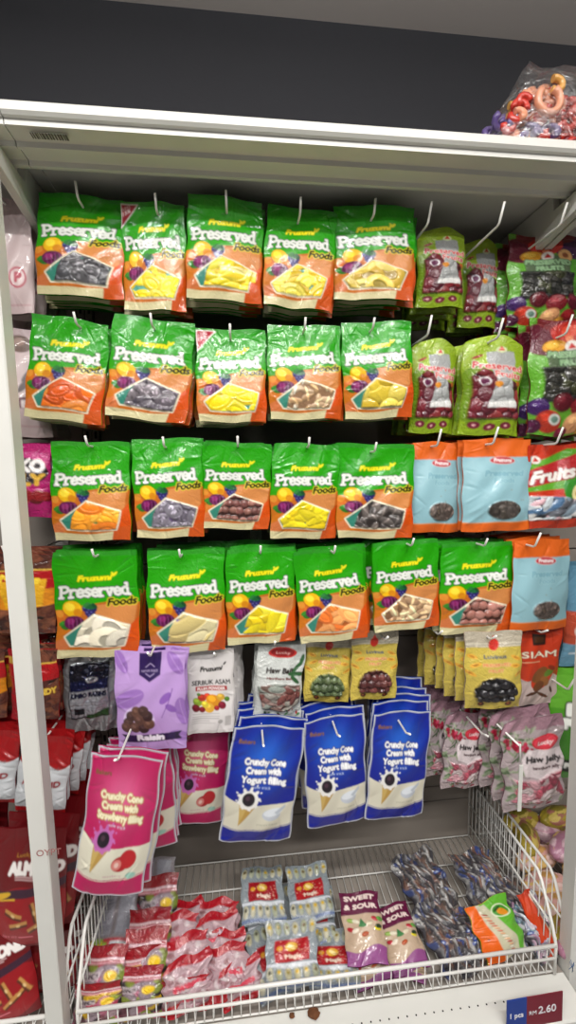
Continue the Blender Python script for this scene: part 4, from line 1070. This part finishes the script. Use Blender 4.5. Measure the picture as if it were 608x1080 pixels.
def art_card(seed, red='#a01420'):
    rng = random.Random(seed); c = Canvas(60, 76, 1.3, '#858d92')
    for r in range(2):
        for k in range(6):
            x = .08+k*.168; y = .14 if r == 0 else .80
            c.ell(x, y, .062, .13, rng.choice(['#b4ae90', '#a0a48c', '#bcb8a0']), h=.003); c.ell(x, y-.02, .032, .04, rng.choice(['#c8a428', '#4c4c3c', '#6c5c3c', '#8c7c34']))
    c.rect(0, .66, 1, .70, '#c8ccd4'); c.rect(0, .92, 1, .97, '#607094')
    m = c.mask_poly([(.17, .32), (.84, .30), (.85, .63), (.17, .65)]); c.fill(m, red); c.window(m, 4)
    c.ell(.50, .42, .12, .09, '#d8a83c'); c.ell(.50, .42, .08, .04, '#f0d890', .6); c.ell(.28, .44, .06, .05, '#d8982c'); c.text('Magic', .38, .59, .3, .08, '#f0dcc8', bold=.008)
    for k in range(22): c.ell(rng.uniform(.2, .82), rng.uniform(.34, .62), .014, .010, '#e8b8a0')
    c.rect(.2, .66, .84, .73, '#d0d4d8')
    return c
def art_sweetsour(seed):
    rng = random.Random(seed); c = Canvas(64, 108, 1.7, '#b8a088'); c.rect(0, 0, 1, .34, '#5c1238'); c.fill(c.V > .80+.04*np.sin(c.U*6), '#8c4a82')
    m = (c.V > .36) & (c.V < .78)
    c.text('SWEET', .10, .13, .78, .12, '#e8d4cc', bold=.012); c.text('& SOUR', .08, .26, .84, .12, '#e8d4cc', bold=.012)
    for x, y, q in ((.2, .42, '#8cac50'), (.8, .42, '#b02838'), (.92, .42, '#5c9440'), (.15, .54, '#a82430'), (.27, .56, '#e8dcc8'), (.85, .55, '#d8c828'), (.88, .52, '#2c3c24'), (.5, .62, '#b04c24'), (.32, .44, '#d8d0b8'), (.65, .48, '#d8ccb0')):
        c.ell(x, y, .09, .05, q, rng.uniform(-.5, .5), h=.002)
    c.poly([(.45, .40), (.36, .52), (.58, .52)], '#2c6c3c'); c.ell(.47, .50, .10, .045, '#3c7c44')
    m2 = c.V > .84; c.ell(.5, .88, .25, .05, '#8c4c84'); c.window((c.V > .35) & (c.V < .78))
    return c
def art_wrapped(seed, pal):
    rng = random.Random(seed); c = Canvas(72, 84, 1.15, '#3c3a3e')
    for k in range(150):
        x, y = rng.uniform(0, 1), rng.uniform(0, 1); a = 1.35+rng.uniform(-.6, .6)
        c.ell(x, y, rng.uniform(.06, .17), rng.uniform(.015, .04), rng.choice(pal), a, h=rng.uniform(.002, .007))
    for k in range(4):
        x, y = rng.uniform(.1, .9), rng.uniform(.1, .9); c.ell(x, y, .055, .035, '#24408c', .3); c.ell(x, y, .025, .015, '#c8d0dc', .3)
    return c
def art_chilli(seed):
    rng = random.Random(seed); c = Canvas(60, 96, 1.6, '#c8c8b8')
    c.poly([(0, 0), (.22, 0), (.40, 1), (0, 1)], '#e0621a'); c.poly([(.30, 0), (1, 0), (1, .7), (.9, 1), (.8, 1), (.55, .5)], '#5ca82c')
    c.poly([(.24, .02), (.42, .02), (.75, .7), (.80, 1), (.40, 1)], '#c0bca0')
    for k in range(14): c.ell(.33+k*.022, .2+k*.055, .07, .02, rng.choice(['#a83c34', '#d8a078', '#c87058', '#e8e0d0']), .6, h=.002)
    c.ell(.72, .25, .24, .17, '#e0e8c8', .5); c.ell(.72, .25, .21, .145, '#3c8c24', .5); c.ell(.74, .28, .14, .085, '#d88a1c', .7); c.ell(.65, .2, .10, .035, '#1c4c14', -.3)
    c.ell(.15, .6, .03, .02, '#3a1408')
    return c
def art_orange(seed):
    c = Canvas(30, 84, 3.0, '#c8401a'); c.poly([(.6, 0), (1, 0), (1, 1), (.75, 1)], '#d8c4b8'); c.rect(0, 0, 1, .08, '#b83414'); return c
proto('candy1', 'candy_packet', art_candy(61), .082, .115, seed=61, T=.010, mt=M_CRINKLE, names={1: 'red_header', 2: 'clear_window'}, top=.26)
proto('candy2', 'candy_packet', art_candy(62), .082, .115, seed=62, T=.010, mt=M_CRINKLE, names={1: 'red_header', 2: 'clear_window'}, top=.26)
proto('candyback', 'candy_packet', art_candyback(63), .085, .12, seed=63, T=.009, mt=M_CRINKLE)
proto('stripe1', 'sweet_packet', art_stripe(64), .085, .085, seed=64, T=.013, mt=M_CRINKLE, wav=.004)
proto('stripe2', 'sweet_packet', art_stripe(65), .085, .085, seed=65, T=.013, mt=M_CRINKLE, wav=.004)
proto('card1', 'sweet_card', art_card(66, '#96121c'), .10, .115, seed=66, T=.008, mt=M_CRINKLE, names={4: 'red_label'})
proto('card2', 'sweet_card', art_card(67, '#a81820'), .10, .115, seed=67, T=.008, mt=M_CRINKLE, names={4: 'red_label'})
proto('sour', 'sweet_and_sour_pouch', art_sweetsour(68), .085, .118, seed=68, T=.010, mt=M_FILM, names={2: 'clear_window'}, top=.05)
proto('wrapA', 'wrapped_sweets_bag', art_wrapped(69, ['#4c4848', '#747274', '#6a4a3e', '#94928f', '#3a446c', '#544844', '#b0aeac', '#5c524c', '#7a6258']), .105, .118, seed=69, T=.02, mt=M_CRINKLE, wav=.005, nw=60, amp=.004, belly=.5)
proto('wrapB', 'wrapped_sweets_bag', art_wrapped(70, ['#545050', '#6e6c6c', '#7c5848', '#a09e9c', '#3c4a7c', '#403a3c', '#8a8886', '#6c4c40']), .105, .118, seed=70, T=.02, mt=M_CRINKLE, wav=.005, nw=60, amp=.004, belly=.5)
proto('wrapC', 'wrapped_sweets_bag', art_wrapped(71, ['#8c90a0', '#6c7c8c', '#a8849c', '#b8b4bc', '#5c7c8c', '#c0a0b4', '#d0d4d8']), .085, .115, seed=71, T=.016, mt=M_CRINKLE, wav=.005, nw=60, amp=.003, belly=.5)
proto('chilli', 'chilli_snack_packet', art_chilli(72), .098, .125, seed=72, T=.012, mt=M_FILM, wav=.003)
proto('orangestrip', 'orange_snack_packet', art_orange(73), .035, .115, seed=73, T=.008, mt=M_FILM)
def lay(key, px, zt, zb, yaw=0., label=None, cat='packet', group=None, sc=1.0, roll=0.):
    o = copyp(key); w, h = SIZE[PROTO[key].name]; h *= sc
    t = atz(px[0], px[1], zt)
    a = math.acos(max(-.2, min(1, (zt-zb)/h)))
    if t[1]-h*math.sin(a) < .016:
        ny = t[1]-.016; h = math.hypot(ny, zt-zb); a = math.atan2(ny, zt-zb)
    dv = Vector((0, math.sin(a), math.cos(a)))          # bottom -> top
    R = Euler((-a, 0, yaw), 'XYZ').to_matrix() @ Matrix.Rotation(roll, 3, 'Y')
    b = Vector(t)-R @ Vector((0, 0, h))
    o.rotation_mode = 'XYZ'; o.rotation_euler = R.to_euler('XYZ'); o.location = b; o.scale = (sc, sc, h/SIZE[PROTO[key].name][1])
    tag(o, label, cat, group)
    return o
def col(items, group, cat='packet'):
    for key, px, zt, zb, yaw, lab, *r in items:
        lay(key, px, zt, zb, yaw, lab, cat, group, *(r or []))
GA = 'red-topped candy packets in the basket'
col([('candyback', (166, 905), .50, .43, 0, 'candy packet leaning against the back at the left of the basket', 1.0),
     ('candy1', (168, 922), .52, .43, .05, 'red-topped candy packet rearmost in the second column', 1.0),
     ('candy2', (160, 957), .51, .425, .0, 'red-topped candy packet, fourth from the front in the second column', 1.0),
     ('candyback', (128, 942), .485, .43, -.06, 'candy packet showing its barcode back beside the left basket side', 1.0),
     ('candy1', (113, 996), .495, .425, -.06, 'red-topped candy packet, second from the front beside left basket side', 1.0),
     ('candy2', (104, 1034), .478, .418, -.03, 'front red-topped candy packet in the left corner of the basket', 1.0),
     ('candy1', (156, 978), .505, .42, .02, 'red-topped candy packet, third from the front in the second column', 1.0),
     ('candy2', (152, 997), .49, .42, .03, 'red-topped candy packet, second from the front in the second column', 1.0),
     ('candy1', (149, 1018), .478, .418, -.02, 'front red-topped candy packet in the second column', 1.0)], GA)
GB = 'white and red sweet packets in the basket'
col([('stripe1', (192, 950), .475, .44, .15, 'white and red sweet packet rearmost in the third column', 1.0),
     ('stripe2', (232, 949), .475, .44, -.1, 'white and red sweet packet rearmost in the fourth column', 1.0),
     ('stripe1', (228, 962), .485, .44, .2, 'white and red sweet packet, second from the back of the fourth column', .95),
     ('stripe2', (190, 962), .485, .44, -.05, 'white and red sweet packet, second from the back of the third column', .95),
     ('stripe2', (197, 985), .49, .435, .25, 'white and red sweet packet in the middle of the third column', 1.0),
     ('stripe1', (238, 980), .475, .43, -.05, 'white and red sweet packet in the middle of the fourth column', .9),
     ('stripe2', (240, 995), .475, .425, .1, 'white and red sweet packet, second from the front of fourth column', .9),
     ('stripe1', (198, 1008), .485, .425, .2, 'white and red sweet packet, second from the front of third column', 1.0),
     ('stripe2', (197, 1030), .462, .418, .1, 'front white and red sweet packet in the third column', 1.0),
     ('stripe1', (252, 1013), .462, .418, .25, 'front white and red sweet packet beside the sweet cards', .9)], GB)
GC = 'cards of small sweets in the basket'
col([('card1', (282, 935), .450, .427, .05, 'lower card of sweets under the back left card', 1.0),
     ('card2', (326, 936), .450, .427, -.05, 'lower card of sweets under the back right card', 1.0),
     ('card1', (276, 914), .487, .455, .0, 'card of sweets with red label lying back left', .92),
     ('card2', (322, 911), .490, .455, .03, 'card of sweets with red label lying back right', .92),
     ('card1', (280, 975), .445, .418, .3, 'half-hidden card of sweets left of the front card', 1.0),
     ('card2', (350, 978), .448, .418, -.15, 'half-hidden card of sweets right of the front card', 1.0),
     ('card2', (306, 969), .490, .436, -.03, 'card of sweets with red label lying at the front', 1.0)], GC, 'sweet card')
GD = 'purple sweet and sour pouches in the basket'
col([('sour', (385, 995), .440, .418, .2, 'purple pouch lying beneath the two sweet and sour pouches, left', 1.0),
     ('sour', (425, 1000), .436, .418, -.3, 'purple pouch lying beneath the two sweet and sour pouches, right', 1.0),
     ('sour', (410, 955), .468, .432, .16, 'purple sweet and sour pouch partly covered, the right one', .90),
     ('sour', (378, 941), .500, .450, -.06, 'purple sweet and sour pouch lying on top, the left one', .94)], GD, 'pouch')
GE = 'clear bags of wrapped sweets in the basket'
col([('wrapA', (432, 900), .470, .425, .25, 'clear bag of wrapped sweets lying at the back, left', 1.05),
     ('wrapB', (495, 898), .470, .425, .1, 'clear bag of wrapped sweets lying at the back, right', .95),
     ('wrapA', (452, 950), .460, .422, .35, 'clear bag of wrapped sweets in the middle beside sour pouches', 1.0),
     ('wrapB', (478, 965), .450, .420, .35, 'clear bag of wrapped sweets left of the chilli packet', .95),
     ('wrapA', (528, 925), .462, .424, .3, 'clear bag of wrapped sweets behind the chilli packet', .95),
     ('wrapC', (548, 948), .470, .424, .35, 'clear bag of pink and blue sweets right of the chilli packet', 1.0)], GE, 'sweet bag')
lay('chilli', (512, 950), .495, .435, .28, 'orange and green snack packet with a chilli picture', 'packet', None)
lay('orangestrip', (552, 940), .500, .425, .42, 'narrow orange snack packet leaning by the basket right side', 'packet', None)

# ------------------------------------------------------------------ knotted bags of peanuts in the right basket, gummy bag on top shelf
def blob(name, part, pal, rx, ry, rz, seed, n=60, lr=.3, amp=.003, mt=None, nu=60, nv=36, knot=True):
    rng = random.Random(seed)
    U, V = np.meshgrid(np.linspace(0, 2*PI, nu, endpoint=False), np.linspace(.02, PI-.02, nv))
    D = np.stack([np.cos(V), np.sin(V)*np.cos(U), np.sin(V)*np.sin(U)], -1)      # long axis x
    prof = 1.0
    col = np.zeros(D.shape); col[:] = lin(pal[0]); hgt = np.zeros(U.shape)
    for k in range(n):
        d = np.array([rng.gauss(0, 1) for _ in range(3)]); d /= np.linalg.norm(d)
        q = 1-(D @ d); r = lr*rng.uniform(.5, 1); m = q < r*r/2
        hgt = np.where(m, np.maximum(hgt*.5, amp*np.sqrt(np.clip(1-q/(r*r/2), 0, 1))), hgt); col[m] = lin(rng.choice(pal))
    P = D*np.array([rx, ry, rz])+D*hgt[..., None]
    k1 = 1.7
    root = empty(name, (0, 0, 0))
    v = P.reshape(-1, 3); f = []
    for j in range(nv-1):
        for i in range(nu):
            a = j*nu+i; b = j*nu+(i+1) % nu; f.append([a, b, b+nu, a+nu])
    f.append([i for i in range(nu)][::-1]); f.append([(nv-1)*nu+i for i in range(nu)])
    me = bpy.data.meshes.new(part); me.from_pydata(v.tolist(), [], f); me.polygons.foreach_set('use_smooth', [True]*len(f))
    ca = me.color_attributes.new('Col', 'BYTE_COLOR', 'POINT'); cc = np.hstack([col.reshape(-1, 3), np.ones((len(v), 1))]).astype(np.float32); ca.data.foreach_set('color', cc.ravel())
    me.materials.append(mt or M_CRINKLE); me.update(); o = link_mesh(part, me, root); kids = [o]
    if knot:
        p = MB(); p.tube([(rx*.95, 0, 0), (rx*1.12, .001, .002), (rx*1.3, -.002, .006), (rx*1.5, .002, .012)], .004, 7); kids.append(p.build('twisted_end', M_CLEAR, root))
    reg(root, kids); PROTO[name] = root; SIZE[root.name] = (1, 1); root['_free'] = 1
    return root
PEA = {'peanutA': ['#d8a49c', '#c89858', '#e0bc70', '#d4b0a4', '#e0c0b8'], 'peanutB': ['#a89434', '#c8ac44', '#8a7c28', '#d0b860', '#a86c5c'], 'peanutC': ['#a8748a', '#c08c9c', '#8a5c70', '#c8a8b0', '#c8a468']}
for i, (k, pal) in enumerate(PEA.items()):
    blob('bean_packet', 'filled_bag', pal, .052, .026, .024, 80+i, 70, .42, .003); PROTO[k] = PROTO.pop('bean_packet')
spots = [('peanutA', (566, 906), .47, .15, 'pale pink and yellow nut packet, rearmost of the middle stack in the right basket'),
         ('peanutA', (574, 934), .46, -.05, 'pale nut packet lying crosswise, second from the back of the stack'),
         ('peanutA', (580, 958), .45, .05, 'pale nut packet lying crosswise, third from the back of the stack'),
         ('peanutB', (586, 980), .445, .2, 'yellowish nut packet at the front by the right post'),
         ('peanutC', (588, 1000), .44, .1, 'pinkish nut packet lowest by the right post'),
         ('peanutB', (556, 884), .49, 1.1, 'olive nut packet beside the basket divider'),
         ('peanutB', (550, 866), .49, .2, 'olive nut packet at the back beside the basket divider'),
         ('peanutB', (590, 862), .50, .1, 'olive nut packet topmost at the back of the right basket'),
         ('peanutC', (596, 892), .50, .5, 'pinkish purple nut packet at the right picture edge'),
         ('peanutC', (574, 878), .47, -.5, 'pinkish purple nut packet between two olive packets'),
         ('peanutB', (612, 872), .50, .9, 'olive nut packet cut by the right picture edge, at the back'),
         ('peanutA', (612, 915), .46, .4, 'pale nut packet cut by the right picture edge'),
         ('peanutC', (612, 945), .45, -.3, 'pinkish nut packet behind the right post')]
for k, px, z, yaw, lab in spots:
    o = copyp(k); t = atz(px[0], px[1], z); t[0] = max(t[0], .965 if abs(yaw) < .6 else .955)
    o.location = t; o.rotation_euler = (0, RJ.uniform(-.1, .1), yaw); tag(o, lab, 'nut packet', 'nut packets in the right basket')

# gummy bag on the top shelf
rng = random.Random(5)
gp = at(566, 150, .045); g = empty('gummy_fruit_bag', (gp[0]+.004, .052, 1.9125)); tag(g, 'clear crinkled bag of peach and red gummies on the top shelf', 'sweet bag')
mats = [mat('red_gummy', '#c4362a', .25, coat=.5), mat('peach_gummy', '#e09a7a', .3, coat=.5), mat('yellow_gummy', '#d8a050', .3, coat=.5), mat('violet_gummy', '#5c4c84', .3, coat=.5), mat('dark_red_gummy', '#80202c', .3, coat=.5)]
gum = [MB() for _ in mats]
for k in range(330):
    x = rng.uniform(-.085, .11); y = rng.uniform(-.036, .030); top = min(.098, .035+(x+.09)*.95)*(1 if x < .02 else .84)
    z = rng.uniform(.006, max(.010, top)); r = rng.uniform(.008, .012)
    mi = rng.choice([0, 0, 0, 0, 4]) if x > .02 else (rng.choice([3, 3, 1, 0]) if z < .052 else rng.choice([1, 2, 0, 1]))
    a0 = rng.uniform(0, 6); tl = rng.uniform(-.6, .6); pts = []
    for j in range(8):
        a = a0+j*.6; pts.append((x+r*math.cos(a), y+r*math.sin(a)*math.sin(tl)*.8, max(.0055, z+r*math.sin(a)*.8)))
    gum[mi].tube(pts, .0056, 8)
# one clear peach ring facing the viewer
pts = [(-.010+.019*math.cos(a), -.044, .066+.019*math.sin(a)) for a in [PI*.75+k*.36 for k in range(15)]]
gum[1].tube(pts, .006, 10)
for b, mm, nm in zip(gum, mats, ['red_gummies', 'peach_gummies', 'yellow_gummies', 'violet_gummies', 'dark_red_gummies']): b.build(nm, mm, g)
nu, nv = 56, 26; v = []; f = []
for j in range(nv):
    t = j/(nv-1)
    for i in range(nu):
        a = 2*PI*i/nu
        xl = -.108+.085*t; xr = .128-.02*t; rx = (xr-xl)/2*(1 if t < .93 else .93); cxx = (xr+xl)/2; ry = .056*(1-t)**.6+.004
        rr = 1+.03*math.sin(a*7+t*9)+.025*math.sin(a*13-t*14)
        zz = .150*t+.006*math.sin(a*3+t*5)*t
        v.append((rx*rr*math.cos(a)+cxx, ry*rr*math.sin(a)-.002, .001+zz*(1-.12*max(0, math.cos(a))*t)))
for j in range(nv-1):
    for i in range(nu):
        a = j*nu+i; b = j*nu+(i+1) % nu; f.append([a, b, b+nu, a+nu])
f.append([(nv-1)*nu+i for i in range(nu)])
me = bpy.data.meshes.new('clear_bag'); me.from_pydata(v, [], f); me.polygons.foreach_set('use_smooth', [True]*len(f)); me.materials.append(M_CLEAR); me.update()
link_mesh('clear_bag', me, g)

# ------------------------------------------------------------------ price tag, dirt, pen marks
def text_mesh(name, s, size, m, parent, loc, rot=(PI/2, 0, 0), bold=.0, shear=0):
    cu = bpy.data.curves.new(name, 'FONT'); cu.body = s; cu.size = size; cu.resolution_u = 4; cu.offset = bold; cu.extrude = .0002; cu.shear = shear
    ob = bpy.data.objects.new(name, cu); COL.objects.link(ob); dg = bpy.context.evaluated_depsgraph_get(); dg.update()
    me = bpy.data.meshes.new_from_object(ob.evaluated_get(dg)); bpy.data.objects.remove(ob); bpy.data.curves.remove(cu)
    me.materials.clear(); me.materials.append(m); o = link_mesh(name, me, parent); o.location = loc; o.rotation_euler = rot
    return o
Yt = -.066
a0, a1, a2 = at(536, 1056, Yt), at(557, 1053, Yt), at(595, 1046, Yt)
g = empty('price_tag', (a0[0], Yt, a0[2]-.05)); tag(g, 'blue and maroon price tag on the front edge of the deck shelf', 'price tag')
g.rotation_euler = (0, -.03, 0)
w1, w2 = a1[0]-a0[0], a2[0]-a0[0]
M_TB = mat('tag_blue', '#1c3c90', .4); M_TR = mat('tag_maroon', '#78182c', .4); M_TW = mat('tag_ink_white', '#e4e2e6', .5)
p = MB(); p.box(0, w1, 0, .0015, -.01, .05); p.build('blue_panel', M_TB, g)
p = MB(); p.box(w1, w2, 0, .0015, -.01, .05); p.build('maroon_panel', M_TR, g)
text_mesh('quantity_print', '1 pcs', .013, M_TW, g, (.004, -.0004, .014), bold=.0003)
text_mesh('price_print', 'RM', .011, M_TW, g, (w1+.004, -.0004, .014)); text_mesh('price_print', '2.60', .020, M_TW, g, (w1+.022, -.0004, .014), bold=.0003)
for px, sz, lab in (((308, 1071), .006, 'small brown crumb of dirt on the deck shelf edge, left one'), ((331, 1069), .012, 'larger dry brown crumb on the deck shelf edge')):
    rng = random.Random(int(px[0])); t = atz(px[0], px[1], .4055); mb = MB()
    n = 9
    for ring in range(4):
        for i in range(n):
            a = 2*PI*i/n; r = sz*math.cos(ring*.45)*(.65+.5*rng.random()); mb.v.append((r*math.cos(a), r*math.sin(a)*.8, .0002+sz*.35*math.sin(ring*.5)))
    for ring in range(3):
        for i in range(n): mb.f.append([ring*n+i, ring*n+(i+1) % n, (ring+1)*n+(i+1) % n, (ring+1)*n+i]); mb.smooth.append(False)
    mb.f.append([3*n+i for i in range(n)]); mb.smooth.append(False); mb.f.append(list(range(n))[::-1]); mb.smooth.append(False)
    o = mb.build('dirt_crumb', M_STAIN); o.location = (t[0], max(t[1], -.052), .4057); tag(o, lab, 'crumb', 'dirt crumbs')
M_PEN = mat('faded_red_ink', '#a06c68', .6); t = at(39, 903, -.008)
text_mesh('faded_lettering', 'OYPT', .0155, M_PEN, PL, (t[0]+.0455-.001, -.0086, t[2]))
M_PEN2 = mat('blue_pen_ink', '#3c5c88', .6)
t = at(601, 1020, -.008); p = MB()
x, z = t[0]-.918, t[2]
for q in ([(0, .012), (.004, 0), (.009, .01), (.006, -.012)], [(-.001, -.004), (.010, .004)], [(.002, .016), (.008, -.010)]): p.tube([(x+a, -.0084, z+b) for a, b in q], .0005, 5)
p.build('pen_scribble', M_PEN2, PR)

# remove the unplaced prototypes
for r in [o for o in bpy.data.objects if '_free' in o]:
    for ch in [c for c in bpy.data.objects if c.parent == r]: bpy.data.objects.remove(ch)
    bpy.data.objects.remove(r)
for o in bpy.data.objects:
    for k in ('_w', '_h'):
        if k in o: del o[k]
